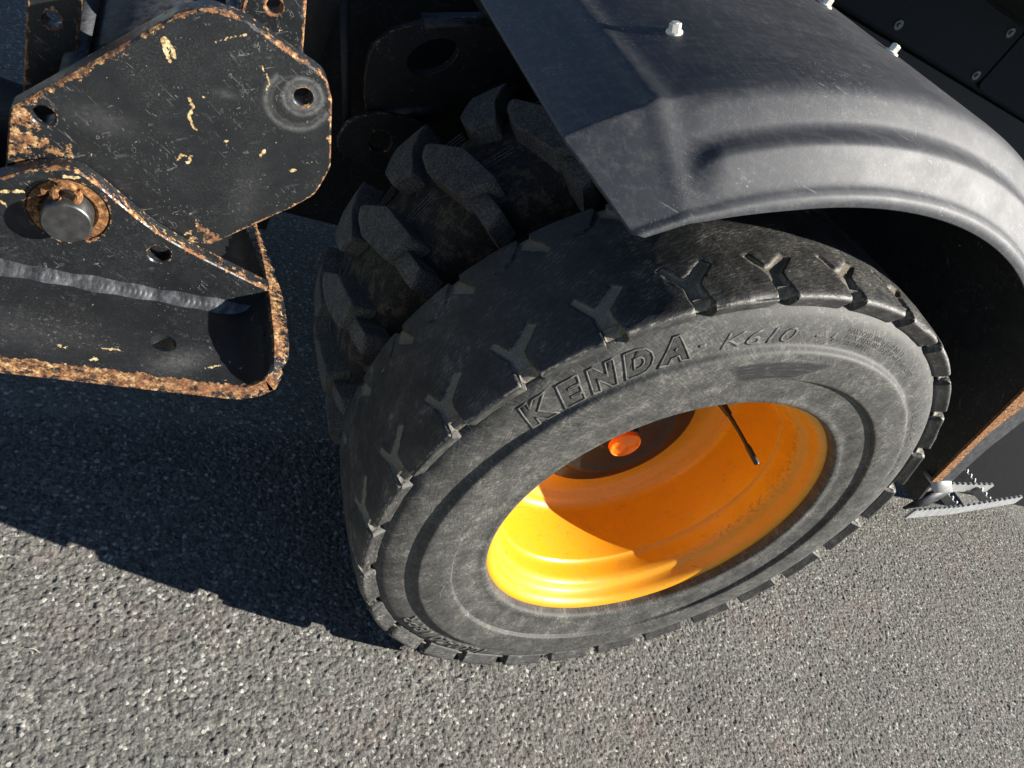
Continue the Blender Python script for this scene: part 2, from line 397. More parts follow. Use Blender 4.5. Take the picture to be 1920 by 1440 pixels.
def catmull(pts, n=8, closed=False):
    pts = [np.array(p, float) for p in pts]; out = []
    N = len(pts)
    for i in range(N if closed else N - 1):
        g = (lambda k: pts[k % N]) if closed else (lambda k: pts[min(max(k, 0), N - 1)])
        p0, p1, p2, p3 = g(i - 1), g(i), g(i + 1), g(i + 2)
        for t in np.arange(n) / n:
            out.append(.5 * ((2 * p1) + (-p0 + p2) * t + (2 * p0 - 5 * p1 + 4 * p2 - p3) * t * t + (-p0 + 3 * p1 - 3 * p2 + p3) * t ** 3))
    if not closed: out.append(pts[-1])
    return [tuple(o) for o in out]
def inpoly(P, poly):
    poly = np.array(poly); x, y = P[:, 0], P[:, 1]; c = np.zeros(len(P), bool); n = len(poly)
    for i in range(n):
        x1, y1 = poly[i]; x2, y2 = poly[(i + 1) % n]
        cond = ((y1 > y) != (y2 > y)) & (x < (x2 - x1) * (y - y1) / (y2 - y1 + 1e-30) + x1)
        c ^= cond
    return c
def dpoly(P, line, closed=True):
    line = np.array(line, float); d = np.full(len(P), 1e9); n = len(line)
    for i in range(n if closed else n - 1):
        a, b = line[i], line[(i + 1) % n]; ab = b - a; L2 = ab @ ab + 1e-18
        t = np.clip(((P - a) @ ab) / L2, 0, 1); q = a + t[:, None] * ab
        d = np.minimum(d, np.hypot(*(P - q).T))
    return d
def resample(poly, step):
    out = []
    n = len(poly)
    for i in range(n):
        a, b = np.array(poly[i], float), np.array(poly[(i + 1) % n], float)
        k = max(1, int(np.ceil(np.hypot(*(b - a)) / step)))
        out += [tuple(a + (b - a) * t / k) for t in range(k)]
    return out
def round_poly(pts, seg=6):
    """[(x, z, radius)] -> polygon with rounded corners"""
    out = []; n = len(pts)
    for i in range(n):
        p = np.array(pts[i][:2]); r = pts[i][2]
        a = np.array(pts[i - 1][:2]) - p; b = np.array(pts[(i + 1) % n][:2]) - p
        la, lb = np.hypot(*a), np.hypot(*b); a /= la; b /= lb
        if r <= 0: out.append(tuple(p)); continue
        ang = math.acos(np.clip(a @ b, -1, 1)); t = min(r / math.tan(ang / 2), la * .49, lb * .49)
        p1, p2 = p + a * t, p + b * t
        for s in np.linspace(0, 1, seg + 1):
            out.append(tuple((1 - s) ** 2 * p1 + 2 * s * (1 - s) * p + s * s * p2))
    return out
def circle(cx, cz, r, n=28): return [(cx + r * math.cos(2 * PI * i / n), cz + r * math.sin(2 * PI * i / n)) for i in range(n)]
def plate(name, outline, holes, t0, t1, mat, parent, axis='y', step=.0035, rustw=.009, rusthole=.006, rustfun=None, cham=.0016, palefun=None, siderust=.62, scufffun=None):
    """flat plate with real holes and chamfered edges; its front face is finely meshed and carries wear attributes.
    axis 'y': (a,b)=(x,z), front faces -y at t0; axis 'z': (a,b)=(x,y), front (top) at t0"""
    outline = resample(outline, step * 1.5); holes = [resample(h, step * 1.5) for h in holes]
    def shrink(poly, d):
        p = np.array(poly); area = .5 * np.sum(p[:, 0] * np.roll(p[:, 1], -1) - np.roll(p[:, 0], -1) * p[:, 1])
        t = np.roll(p, -1, 0) - np.roll(p, 1, 0); t /= np.hypot(*t.T)[:, None] + 1e-12
        nrm = np.stack([-t[:, 1], t[:, 0]], 1) * (1 if area > 0 else -1)
        return p + nrm * d
    loops = [shrink(outline, cham)] + [shrink(h, -cham) for h in holes]
    full = [np.array(outline)] + [np.array(h) for h in holes]
    o = loops[0]
    gx = np.arange(o[:, 0].min(), o[:, 0].max(), step); gz = np.arange(o[:, 1].min(), o[:, 1].max(), step * .87)
    G = np.array([(x + (step / 2 if j % 2 else 0), z) for j, z in enumerate(gz) for x in gx])
    ok = inpoly(G, o) & (dpoly(G, o) > step * .6)
    for h in loops[1:]: ok &= ~inpoly(G, h) & (dpoly(G, h) > step * .6)
    G = G[ok]
    pts = [Vector(p) for l in loops for p in l] + [Vector(p) for p in G]
    edges = []; s = 0
    for l in loops:
        n = len(l); edges += [(s + i, s + (i + 1) % n) for i in range(n)]; s += n
    vo, eo, fo, ov, oe, of = delaunay_2d_cdt(pts, edges, [], 0, 1e-7)
    V2 = np.array([tuple(v) for v in vo]); tri = [tuple(f) for f in fo]
    cen = np.array([V2[list(f)].mean(0) for f in tri]); keep = inpoly(cen, o)
    for h in loops[1:]: keep &= ~inpoly(cen, h)
    tri = [t for t, k_ in zip(tri, keep) if k_]
    inv = {}
    for ni, olds in enumerate(ov):
        for od in olds: inv[od] = ni
    sgn = 1 if t1 > t0 else -1
    def P3(a, b, t): return (a, t, b) if axis == 'y' else (a, b, t)
    V = [P3(a, b, t0) for a, b in V2]; F = list(tri); att = []
    d = dpoly(V2, outline); rust = np.clip(1 - d / rustw, 0, 1) * .95 if rustw else np.zeros(len(V2))
    for h in holes:
        if rusthole: rust = np.maximum(rust, np.clip(1 - dpoly(V2, h) / rusthole, 0, 1) * .85)
    if rustfun is not None: rust = np.maximum(rust, rustfun(V2))
    pale = palefun(V2) if palefun is not None else np.zeros(len(V2))
    rust = list(rust); pale = list(pale)
    s = 0
    for li, l in enumerate(loops):
        n = len(l); f0 = [inv[s + i] for i in range(n)]; s += n
        rings = [f0]
        for (poly, t, rv) in ((full[li], t0 + sgn * cham, siderust + (.2 if li == 0 else -.1)), (full[li], (t0 + t1) / 2, siderust - .12), (full[li], t1 - sgn * cham, siderust - .02), (l, t1, siderust - .1)):
            base = len(V); V += [P3(a, b, t) for a, b in poly]; rust += [rv if rustw else .0] * n; pale += [0.] * n
            rings.append(list(range(base, base + n)))
        for A, B in zip(rings, rings[1:]):
            for i in range(n): F.append((A[i], A[(i + 1) % n], B[(i + 1) % n], B[i]))
    nb = len(V); V += [P3(a, b, t1) for a, b in V2]; rust += [0.] * len(V2); pale += [0.] * len(V2)
    F += [tuple(nb + i for i in t[::-1]) for t in tri]
    me = bpy.data.meshes.new(name); me.from_pydata([tuple(map(float, v)) for v in V], [], F)
    for kx, a in (('rust', rust), ('pale', pale)):
        at = me.attributes.new(kx, 'FLOAT', 'POINT'); at.data.foreach_set('value', np.asarray(a, np.float32))
    if scufffun is not None:
        at = me.attributes.new('scuff', 'FLOAT', 'POINT'); sc_ = np.zeros(len(V)); sc_[:len(V2)] = scufffun(V2); at.data.foreach_set('value', sc_.astype(np.float32))
    bm = bmesh.new(); bm.from_mesh(me)
    bmesh.ops.recalc_face_normals(bm, faces=bm.faces)
    for e in bm.edges:
        if len(e.link_faces) == 2 and e.calc_face_angle(0) > math.radians(32): e.smooth = False
    bm.to_mesh(me); bm.free()
    return finish(name, me, mat, parent, True)
def hexbolt_bm(bm, base, nrm, rh, hh, rw=None, hw=.003):
    n = Vector(nrm).normalized(); a = n.orthogonal().normalized(); b = n.cross(a); base = Vector(base)
    def disc(r, seg, off, ph=0): return [bm.verts.new(base + n * off + (a * math.cos(2 * PI * i / seg + ph) + b * math.sin(2 * PI * i / seg + ph)) * r) for i in range(seg)]
    def loft(rs):
        for A, B in zip(rs, rs[1:]):
            k = len(A)
            for i in range(k): bm.faces.new((A[i], A[(i + 1) % k], B[(i + 1) % k], B[i]))
        bm.faces.new(rs[0][::-1]); bm.faces.new(rs[-1])
    if rw: loft([disc(rw, 20, -.001), disc(rw, 20, hw * .6), disc(rw * .86, 20, hw)])
    z = hw if rw else 0
    loft([disc(rh, 6, z - .0005), disc(rh, 6, z + hh * .85), disc(rh * .86, 6, z + hh)])
    if rw: loft([disc(rh * .5, 14, z + hh - .0005), disc(rh * .5, 14, z + hh + .0008)])

# ------------------------------------------------------------------ ground
def fbm(nx, ny, cell, seed):
    r = np.random.default_rng(seed)
    gx = int(nx / cell) + 3; gy = int(ny / cell) + 3
    g = r.random((gx, gy)).astype(np.float32)
    xi = np.arange(nx) / cell; yi = np.arange(ny) / cell
    x0 = xi.astype(int); y0 = yi.astype(int); fx = (xi - x0)[:, None]; fy = (yi - y0)[None, :]
    fx = fx * fx * (3 - 2 * fx); fy = fy * fy * (3 - 2 * fy)
    a = g[x0][:, y0]; b = g[x0 + 1][:, y0]; c = g[x0][:, y0 + 1]; d = g[x0 + 1][:, y0 + 1]
    return a * (1 - fx) * (1 - fy) + b * fx * (1 - fy) + c * (1 - fx) * fy + d * fx * fy
def make_ground():
    # one sheet: a finely displaced middle stitched into a coarse surround
    x0, x1, y0, y1, st = -1.12, 2.75, -.44, .60, .0029
    nx = int((x1 - x0) / st); ny = int((y1 - y0) / st)
    h = (fbm(nx, ny, 1.15, 1) - .5) * .0046 + (fbm(nx, ny, 2.0, 2) - .5) * .0026 + (fbm(nx, ny, 11, 3) - .5) * .0008 + (fbm(nx, ny, 60, 4) - .5) * .003
    ex = np.minimum(np.arange(nx), nx - 1 - np.arange(nx))[:, None]; ey = np.minimum(np.arange(ny), ny - 1 - np.arange(ny))[None, :]
    h = (h - .0028) * np.clip(np.minimum(ex, ey) / 20, 0, 1)
    X = (x0 + np.arange(nx) * st)[:, None] + np.zeros(ny)[None, :]; Yg = (y0 + np.arange(ny) * st)[None, :] + np.zeros(nx)[:, None]
    X = X + (fbm(nx, ny, 1.5, 5) - .5) * .0016; Yg = Yg + (fbm(nx, ny, 1.5, 6) - .5) * .0016
    V = np.stack([X, Yg, h], 2).reshape(-1, 3)
    idx = np.arange(nx * ny).reshape(nx, ny)
    Q = np.stack([idx[:-1, :-1], idx[1:, :-1], idx[1:, 1:], idx[:-1, 1:]], 2).reshape(-1, 4)
    base = len(V); S = 60.0
    ring = np.concatenate([idx[:, 0], idx[-1, 1:], idx[-2::-1, -1], idx[0, -2:0:-1]])
    cx, cy = (x0 + x1) / 2, (y0 + y1) / 2
    outer = V[ring].copy(); dx = (outer[:, 0] - cx) / ((x1 - x0) / 2); dy = (outer[:, 1] - cy) / ((y1 - y0) / 2)
    outer[:, 0] = cx + dx * S; outer[:, 1] = cy + dy * S; outer[:, 2] = -.0028
    V = np.concatenate([V, outer]); n = len(ring)
    R = np.stack([ring, base + np.arange(n), base + (np.arange(n) + 1) % n, np.roll(ring, -1)], 1)[:, ::1]
    Q = np.concatenate([Q, R])
    me = bpy.data.meshes.new('asphalt_ground')
    me.vertices.add(len(V)); me.vertices.foreach_set('co', V.astype(np.float32).ravel())
    me.loops.add(Q.size); me.loops.foreach_set('vertex_index', Q.astype(np.int32).ravel())
    me.polygons.add(len(Q)); me.polygons.foreach_set('loop_start', np.arange(0, Q.size, 4, dtype=np.int32))
    me.polygons.foreach_set('loop_total', np.full(len(Q), 4, np.int32))
    me.update(calc_edges=True); me.validate()
    ob = finish('asphalt_ground', me, M_ASPHALT)
    ob['kind'] = 'structure'; ob['label'] = 'sunlit rough grey asphalt with pale grit'
    return ob
make_ground()

# ------------------------------------------------------------------ the machine
EX = empty('excavator', (0, 0, 0))
EX['label'] = 'black wheeled excavator with orange rim, twin worn tyres and black plastic fender'
EX['category'] = 'excavator'
WZ = .525

# ---- near wheel: tyre carcass with moulded sidewall
W1 = empty('wheel', (0, 0, WZ), EX); W1['label'] = 'near wheel with worn grooved tyre and yellow orange rim'
YC = .118
side = [(.296, .040), (.3075, .026), (.3110, .0120), (.3125, .0040), (.3160, -.0010), (.322, -.0026), (.329, -.0022), (.337, -.0030), (.346, -.0046), (.356, -.0060), (.366, -.0072), (.3715, -.0078), (.3735, -.0085), (.3755, -.0130), (.3775, -.0148),
        (.382, -.0158), (.392, -.0170), (.404, -.0176), (.416, -.0176), (.425, -.0172), (.4295, -.0162), (.4325, -.0138), (.4355, -.0092), (.4385, -.0068), (.444, -.0058), (.455, -.0046), (.468, -.0022), (.480, .0016), (.487, .0056), (.492, .0096), (.4965, .0155), (.499, .026)]
sidec = catmull(side, 4)
prof = sidec + [(.500, YC)] + [(r, 2 * YC - y) for r, y in sidec[::-1]]
def side_attr(th, r, y):
    th = np.where(th > 180, th - 360, th)
    low = np.interp(th, [91.0, 94.5, 98.5, 120], [.4125, .398, .3805, .379]); left = 112.0 + (r - .386) / .028 * 3.6
    w = smoothstep(0, .0035, r - low) * (1 - smoothstep(.4125, .4165, r)) * (1 - smoothstep(-.8, .9, th - left)) * smoothstep(90.8, 92.2, th) * (y < .05)
    return {'worn': w}
lathe('tyre', prof, 420, M_SIDE, W1, (0, 0, 0), side_attr)

# ---- near wheel: worn tread with Y grooves (one pitch computed, repeated 28 times)
NP = 28; PITCH = 360 / NP; TH0 = 120.8
def make_tread():
    tp = [(.4900, .0100), (.4925, .0066), (.4990, .0034), (.5060, -.0002), (.5108, -.0026), (.5140, -.0024), (.5175, .0010), (.5195, .0060), (.5208, .0135), (.5220, .025), (.5240, .05), (.5252, .085), (.5256, YC)]
    tpc = np.array(catmull(tp, 10)); seg = np.hypot(*np.diff(tpc, axis=0).T); s = np.concatenate([[0], np.cumsum(seg)])
    ss = np.arange(0, s[-1], .0020); half = np.stack([np.interp(ss, s, tpc[:, 0]), np.interp(ss, s, tpc[:, 1])], 1)
    half = np.vstack([half, tpc[-1]]); pr = np.vstack([half, np.stack([half[-2::-1, 0], 2 * YC - half[-2::-1, 1]], 1)])
    t = np.gradient(pr, axis=0); t /= np.hypot(*t.T)[:, None]; nr, ny_ = t[:, 1], -t[:, 0]     # outward normal (r, y)
    n = len(pr); K = 60; D2M = .522 * PI / 180
    a = (np.arange(K) / K - .5) * PITCH
    A, Yv = np.meshgrid(a, pr[:, 1], indexing='ij')
    arc = np.concatenate([[0], np.cumsum(np.hypot(*np.diff(pr, axis=0).T))])
    P = np.stack([A.ravel() * D2M, Yv.ravel()], 1)
    near = [(3.9, .0735), (2.9, .0775), (1.3, .0520), (.5, .0535), (-2.6, .0770), (-3.8, .0670), (-.7, .0400), (-.6, .030), (-1.0, .012), (-1.3, 0), (-1.6, -.03), (1.6, -.03), (1.5, 0), (1.7, .020), (1.7, .036)]
    far_ = [(-1.2, .28), (-1.1, .222), (-3.4, .186), (-2.6, .177), (-.2, .197), (.5, .204), (1.3, .206), (2.4, .192), (4.0, .1845), (5.9, .1845), (5.9, .1885), (4.2, .189), (2.9, .196), (1.8, .212), (1.0, .225), (1.0, .28)]
    def sdf(poly):
        best = np.full(len(P), 1e9)
        for sh in (-1, 0, 1):
            q = np.array([((x + sh * PITCH) * D2M, y) for x, y in poly])
            d = dpoly(P, q); d = np.where(inpoly(P, q), -d, d); best = np.minimum(best, d)
        return best
    sn = sdf(near); sf = sdf([(x + 5.9, y) for x, y in far_])
    sn = sn - .0012; dep_n = .0098 * (1 - smoothstep(-.0032, .0004, sn)); dep_n *= .30 + .22 * (1 - smoothstep(.040, .075, P[:, 1])) + .95 * (1 - smoothstep(-.002, .040, P[:, 1])) + .60 * (1 - smoothstep(.000, .014, P[:, 1]))
    dep_f = .0085 * (1 - smoothstep(-.0030, .0004, sf))
    dep1 = np.maximum(dep_n, dep_f).reshape(K, n)
    dmin = np.minimum(sn, sf).reshape(K, n)
    dep = np.tile(dep1, (NP, 1)); dm = np.tile(dmin, (NP, 1)); N = K * NP
    thd = (TH0 + np.concatenate([a + p * PITCH for p in range(NP)])); th = np.radians(thd)
    # wear: irregular shoulders, nibbled block edges, shallow waviness
    wob = fbm(N, n, 9, 21) - .5; chip = fbm(N, n, 5, 22); big = fbm(N, n, 40, 23) - .5
    shoulder = (pr[:, 1] < .020)[None, :]
    nib = np.clip(chip - .66, 0, 1) * .012 * (np.exp(-np.clip(dm, 0, 1) / .003) * .8) + np.clip(fbm(N, n, 26, 24) - .60, 0, 1) * .016 * shoulder * np.exp(-((pr[:, 0] - .5165) / .004) ** 2)[None, :]
    ins = dep + nib * (dep < .0015) + wob * .0007 + big * .0012
    R = pr[None, :, 0] - ins * nr[None, :]; Y = pr[None, :, 1] - ins * ny_[None, :]
    V = np.stack([R * np.cos(th)[:, None], Y, R * np.sin(th)[:, None]], 2).reshape(-1, 3)
    idx = np.arange(N * n).reshape(N, n); nx = np.roll(idx, -1, 0)
    Q = np.stack([idx[:, :-1], idx[:, 1:], nx[:, 1:], nx[:, :-1]], 2).reshape(-1, 4)
    dirt = np.clip(dep / .0026, 0, 1) * (.95 - .35 * np.clip((.02 - pr[None, :, 1]) / .02, 0, 1))
    edge = np.exp(-np.clip(dm, 0, 1) / .0025) * (dep < .0015) * .55 + (np.exp(-((pr[:, 0] - .5160) / .0022) ** 2) * (pr[:, 1] < .03))[None, :] * (dep < .0015) * .75
    me = bpy.data.meshes.new('tread')
    me.vertices.add(len(V)); me.vertices.foreach_set('co', V.astype(np.float32).ravel())
    me.loops.add(Q.size); me.loops.foreach_set('vertex_index', Q.astype(np.int32).ravel())
    me.polygons.add(len(Q)); me.polygons.foreach_set('loop_start', np.arange(0, Q.size, 4, dtype=np.int32)); me.polygons.foreach_set('loop_total', np.full(len(Q), 4, np.int32))
    for kx, v in (('dirt', dirt), ('edge', edge)):
        at = me.attributes.new(kx, 'FLOAT', 'POINT'); at.data.foreach_set('value', v.astype(np.float32).ravel())
    pol = np.stack([np.repeat(th * .5, n), np.tile(arc, N), np.zeros(N * n)], 1)
    at = me.attributes.new('polar', 'FLOAT_VECTOR', 'POINT'); at.data.foreach_set('vector', pol.astype(np.float32).ravel())
    me.update(calc_edges=True); me.validate()
    return finish('tread', me, M_TREAD, W1)
make_tread()

# ---- lettering moulded on the sidewall
side_r = np.array([p[0] for p in sidec]); side_y = np.array([p[1] for p in sidec]); o_ = np.argsort(side_r)
def side_at(r): return np.interp(r, side_r[o_], side_y[o_])
def arc_text(txt, th_start, th_end, r_base, height, shear=0, bold=0, raise_=.0008, outline=False, mat=None, name='sidewall_lettering', label=None):
    cu = bpy.data.curves.new('t', 'FONT'); cu.body = txt; cu.size = 1; cu.shear = shear; cu.offset = 0 if outline else bold; cu.resolution_u = 3
    if outline: cu.fill_mode = 'NONE'; cu.bevel_depth = .034; cu.bevel_resolution = 0; cu.offset = bold
    to = bpy.data.objects.new('t', cu); COL.objects.link(to)
    dg = bpy.context.evaluated_depsgraph_get(); dg.update()
    me0 = to.evaluated_get(dg).to_mesh()
    bm = bmesh.new(); bm.from_mesh(me0); to.evaluated_get(dg).to_mesh_clear()
    bpy.data.objects.remove(to); bpy.data.curves.remove(cu)
    if not outline:
        bmesh.ops.triangulate(bm, faces=bm.faces)
        bmesh.ops.subdivide_edges(bm, edges=[e for e in bm.edges if e.calc_length() > .25], cuts=2, use_grid_fill=True)
        r = bmesh.ops.extrude_face_region(bm, geom=bm.faces[:])
        for v in [g for g in r['geom'] if isinstance(g, bmesh.types.BMVert)]: v.co.z += 1
    else:
        bmesh.ops.subdivide_edges(bm, edges=[e for e in bm.edges if e.calc_length() > .2], cuts=2)
    co = np.array([v.co[:] for v in bm.verts]); x0, x1 = co[:, 0].min(), co[:, 0].max(); y0, y1 = .0, .73
    pol = []
    for v in bm.verts:
        u = (v.co.x - x0) / (x1 - x0); w = (v.co.y - y0) / (y1 - y0)
        r = r_base + w * height; th = math.radians(th_start + (th_end - th_start) * u)
        z = v.co.z
        y = side_at(r) - (raise_ * z if not outline else (z / .034 * .0012 + .0005)) + (.0004 if not outline else 0)
        pol.append((th * r, r, 0))
        v.co = (r * math.cos(th), y, r * math.sin(th))
    bmesh.ops.recalc_face_normals(bm, faces=bm.faces)
    me = bpy.data.meshes.new(name); bm.to_mesh(me); bm.free()
    at = me.attributes.new('polar', 'FLOAT_VECTOR', 'POINT'); at.data.foreach_set('vector', np.array(pol, np.float32).ravel())
    ob = finish(name, me, mat, W1, False)
    if label: ob['label'] = label
    return ob
kenda = list('KENDA'); edges_ = [(152.0, 146.0), (145.4, 140.6), (140.1, 134.8), (134.2, 128.7), (128.6, 122.4)]
for chx, (a0, a1) in zip(kenda, edges_):
    arc_text(chx, a0, a1, .4425, .0355, .12, .075, .0007, False, M_HATCH, 'brand_letter')
    arc_text(chx, a0, a1, .4425, .0355, .12, .075, 0, True, M_LETTER, 'letter_outline')
arc_text('-', 121.3, 119.9, .4475, .025, 0, .02, .0009, False, M_LETTER, 'sidewall_lettering')
arc_text('K610', 117.3, 103.0, .4415, .025, .25, -.004, .0010, False, M_LETTER, 'sidewall_lettering', 'raised tread code on the sidewall')
arc_text('-', 98.8, 97.6, .446, .02, 0, .01, .0009, False, M_LETTER)
arc_text('4', 95.2, 94.2, .447, .016, 0, .01, .0009, False, M_LETTER)
arc_text('MAX LOAD 3000 kg (6610 lbs) AT', 92.2, 74.0, .4640, .0078, .1, 0, .0009, False, M_LETTER)
arc_text('MAX PRESS 900 kPa (130 psi) (9 bar) COLD', 91.8, 66.0, .4545, .0078, .1, 0, .0009, False, M_LETTER)
arc_text('SPEED INDEX', 91.2, 84.5, .4450, .0078, .1, 0, .0009, False, M_LETTER)
arc_text('10.00-20 18PR', 252.5, 219.5, .452, .027, .2, .02, .0018, False, M_LETTER, 'sidewall_lettering', 'size marking low on the sidewall')
arc_text('10.00-20 18PR', 52, 26, .448, .009, .1, 0, .0009, False, M_LETTER)

# ---- rim, hub, cap, valve
rimp = [(.3145, .0165), (.3150, .0120), (.3125, .0095), (.3080, .0100), (.3020, .0135), (.2970, .0205), (.2935, .0300), (.2900, .0370), (.2850, .0420), (.2795, .0470), (.2760, .0540), (.2742, .0620), (.2722, .0820), (.2700, .0905), (.2672, .0945), (.2655, .1000),
        (.2610, .140), (.2560, .190), (.2525, .208), (.2450, .2180), (.2360, .2230), (.2280, .2290), (.2190, .2350), (.205, .2390), (.19, .2405), (.160, .2415), (.11, .2415)]
rc = catmull(rimp, 4)
def rim_attr(th, r, y):
    g = np.exp(-((y - .058) / .020) ** 2) * .55 * smoothstep(-60, -10, np.where(th > 180, th - 360, th)) * (1 - smoothstep(95, 130, np.where(th > 180, th - 360, th)))
    return {'grime': g}
back = [(.105, .250), (.215, .250), (.26, .215), (.2685, .14), (.280, .075), (.300, .045), (.310, .032)]
rc = [(r - .002, y + .0065 * max(0, 1 - y / .10)) for r, y in rc]
lathe('rim', rc + back, 300, M_RIM, W1, (0, 0, 0), rim_attr, closed=True)
hub = [(.0, .196), (.034, .196), (.040, .197), (.0435, .2005), (.045, .205), (.060, .2065), (.090, .2075), (.108, .206), (.116, .2055), (.121, .209), (.124, .214), (.140, .217), (.158, .219), (.1635, .2225), (.1645, .232), (.1645, .243)]
lathe('hub', catmull(hub, 3), 120, M_HUB, W1, (0, 0, 0))
def hub_cap():
    bm = bmesh.new(); rings = []
    y0 = .1755
    for r, y in ((.031, y0 + .012), (.031, y0 + .0015), (.0300, y0), (.0288, y0), (.0280, y0 + .0012)):
        rings.append([bm.verts.new((r * math.cos(2 * PI * i / 48), y, r * math.sin(2 * PI * i / 48))) for i in range(48)])
    for A, B in zip(rings, rings[1:]):
        for i in range(48): bm.faces.new((A[i], A[(i + 1) % 48], B[(i + 1) % 48], B[i]))
    # six shallow facets, alternately folded, as on a moulded reflector face
    c = [bm.verts.new((.0001 * math.cos(k), y0 - .0012, .0001 * math.sin(k))) for k in range(1)][0]
    L = rings[-1]
    for k in range(6):
        dy = .0022 if k % 2 else -.0012
        mid = L[k * 8: k * 8 + 9] if k < 5 else L[40:] + [L[0]]
        q = bm.verts.new((.0185 * math.cos(2 * PI * (k + .5) / 6), y0 + dy, .0185 * math.sin(2 * PI * (k + .5) / 6)))
        bm.faces.new((c, mid[0], q)); bm.faces.new((c, q, mid[-1]))
        for i in range(8): bm.faces.new((mid[i], mid[i + 1], q))
    ob = bm_obj('hub_cap', bm, M_CAP, W1, True, 4); ob['label'] = 'round orange cap with six folded facets'
    bm = bmesh.new(); tube_bm(bm, [(0, .186, 0), (0, .2, 0)], .0345, 40); bm_obj('cap_collar', bm, M_HUB, W1)
hub_cap()
bm = bmesh.new()
tube_bm(bm, [(.108, .232, .150), (.112, .200, .152), (.119, .172, .150), (.126, .145, .147)], [.011, .011, .008, .006], 12)
tube_bm(bm, [(.126, .146, .147), (.137, .110, .140), (.1440, .084, .1345)], [.0042, .0037, .0037], 10)
tube_bm(bm, [(.1435, .086, .135), (.1450, .080, .134), (.1545, .052, .1265), (.1550, .0500, .126)], [.0042, .0056, .0052, .0040], 12)
bm_obj('valve_stem', bm, M_BLACK, W1)['label'] = 'black valve stem reaching out across the rim'

# ---- inner wheel of the pair: block lugs
W2 = empty('wheel', (0, .3425, WZ), EX); W2['label'] = 'inner wheel with deep block lugs, in shade'
cy = .115
carc = [(.30, .012), (.33, .0), (.40, -.008), (.455, -.004), (.482, .010), (.493, .028), (.498, .055), (.500, cy)]
cc = catmull(carc, 5); cc = cc + [(r, 2 * cy - y) for r, y in cc[-2::-1]]
def cattr(th, r, y): return {'dirt': np.clip((r - .480) / .02, 0, 1) * .55}
lathe('tyre', cc, 200, M_CARCASS, W2, (0, 0, 0), cattr)
lathe('rim', [(.31, .03), (.30, .02), (.29, .03), (.26, .07), (.25, .14), (.26, .20), (.30, .21), (.31, .20)], 90, M_RIM, W2, (0, 0, 0), closed=True)
NL = 21; LP = 360 / NL
def lug_mesh(name, poly, r0, r1, inset, th_c, skirt=None):
    """chunky lug: outline in (deg, y) wrapped on the carcass, top inset, sides down into the rubber"""
    poly = resample([(a * .00911, y) for a, y in poly], .012); P = np.array(poly)
    area = .5 * np.sum(P[:, 0] * np.roll(P[:, 1], -1) - np.roll(P[:, 0], -1) * P[:, 1])
    t = np.roll(P, -1, 0) - np.roll(P, 1, 0); t /= np.hypot(*t.T)[:, None] + 1e-9
    nrm = np.stack([-t[:, 1], t[:, 0]], 1) * (1 if area > 0 else -1)
    loops = [(P - nrm * .0048, r0), (P - nrm * .0024, r1 - .006), (P - nrm * .0020, r1 - .0012), (P - nrm * (.0020 - inset), r1)]
    def drop(y): return np.clip((y - .555 + .3425 - .3425) / .06, 0, 1) ** 2 * .012 + np.clip((.355 - y) / .06, 0, 1) ** 2 * .014
    bm = bmesh.new(); R = []
    for L, r in loops:
        ring = []
        for a, y in L:
            th = math.radians(th_c) + a / .522 - math.radians(th_c) * 0
            rr = r - float(drop(np.array(y)))
            ring.append(bm.verts.new((rr * math.cos(a / .522), y - .3425, rr * math.sin(a / .522))))
        R.append(ring)
    n = len(poly)
    for A, B in zip(R, R[1:]):
        for i in range(n): bm.faces.new((A[i], A[(i + 1) % n], B[(i + 1) % n], B[i]))
    f = bm.faces.new(R[-1]); bmesh.ops.triangulate(bm, faces=[f])
    bmesh.ops.recalc_face_normals(bm, faces=bm.faces)
    for e in bm.edges:
        if len(e.link_faces) == 2 and e.calc_face_angle(0) > math.radians(45): e.smooth = False
    me = bpy.data.meshes.new(name); bm.to_mesh(me); bm.free()
    me.materials.append(M_RUBBER2); me.polygons.foreach_set('use_smooth', [True] * len(me.polygons)); me.update()
    return me
def lugp(pts, c):
    q = round_poly([((a - c) * .00911, y, r * .008) for a, y, r in pts], 4)
    return [(a / .00911, y) for a, y in q]
far_lug = lug_mesh('tread_lug', lugp([(157.7, .555, 1), (154.3, .603, 2), (147.4, .614, 0), (151.2, .556, 0), (152.6, .500, .6), (157.0, .514, 1.5)], 152.5), .490, .533, .0012, 0)
near_lug = lug_mesh('tread_lug', lugp([(148.3, .545, 1.5), (142.5, .474, .3), (139.5, .362, .3), (145.9, .374, .3), (149.7, .474, 2), (149.6, .520, 1.5)], 145.0), .490, .533, .0012, 0)
bar_lug = lug_mesh('shoulder_bar', [(-1.4, .372), (-2.6, .315), (.6, .300), (1.6, .368)], .470, .518, .002, 0)
for i in range(NL):
    for me, c in ((far_lug, 152.5), (near_lug, 145.0), (bar_lug, 143.6)):
        ob = bpy.data.objects.new(me.name, me); COL.objects.link(ob); ob.parent = W2
        ob.rotation_euler = (0, -math.radians(c + i * LP), 0)
# fine mould ribs between the lugs
bm = bmesh.new()
for i in range(NL):
    for base_a, y0 in ((141.5, .448), (149.0, .543)):
        for k in range(3):
            path = []
            for s in np.linspace(0, 1, 5):
                th = math.radians(base_a - 7.2 * s + i * LP); y = y0 + .009 * (k - 1) + .012 * s - .3425
                path.append((.5002 * math.cos(th), y, .5002 * math.sin(th)))
            tube_bm(bm, path, .0014, 5)
ob = bm_obj('mould_ribs', bm, M_RUBBER2, W2); ob['kind'] = 'stuff'

# ---- axle
bm = bmesh.new(); tube_bm(bm, [(0, .25, WZ), (0, .62, WZ), (0, 1.5, WZ)], [.15, .13, .11], 32)
bm_obj('axle_housing', bm, M_DARKPAINT, EX)

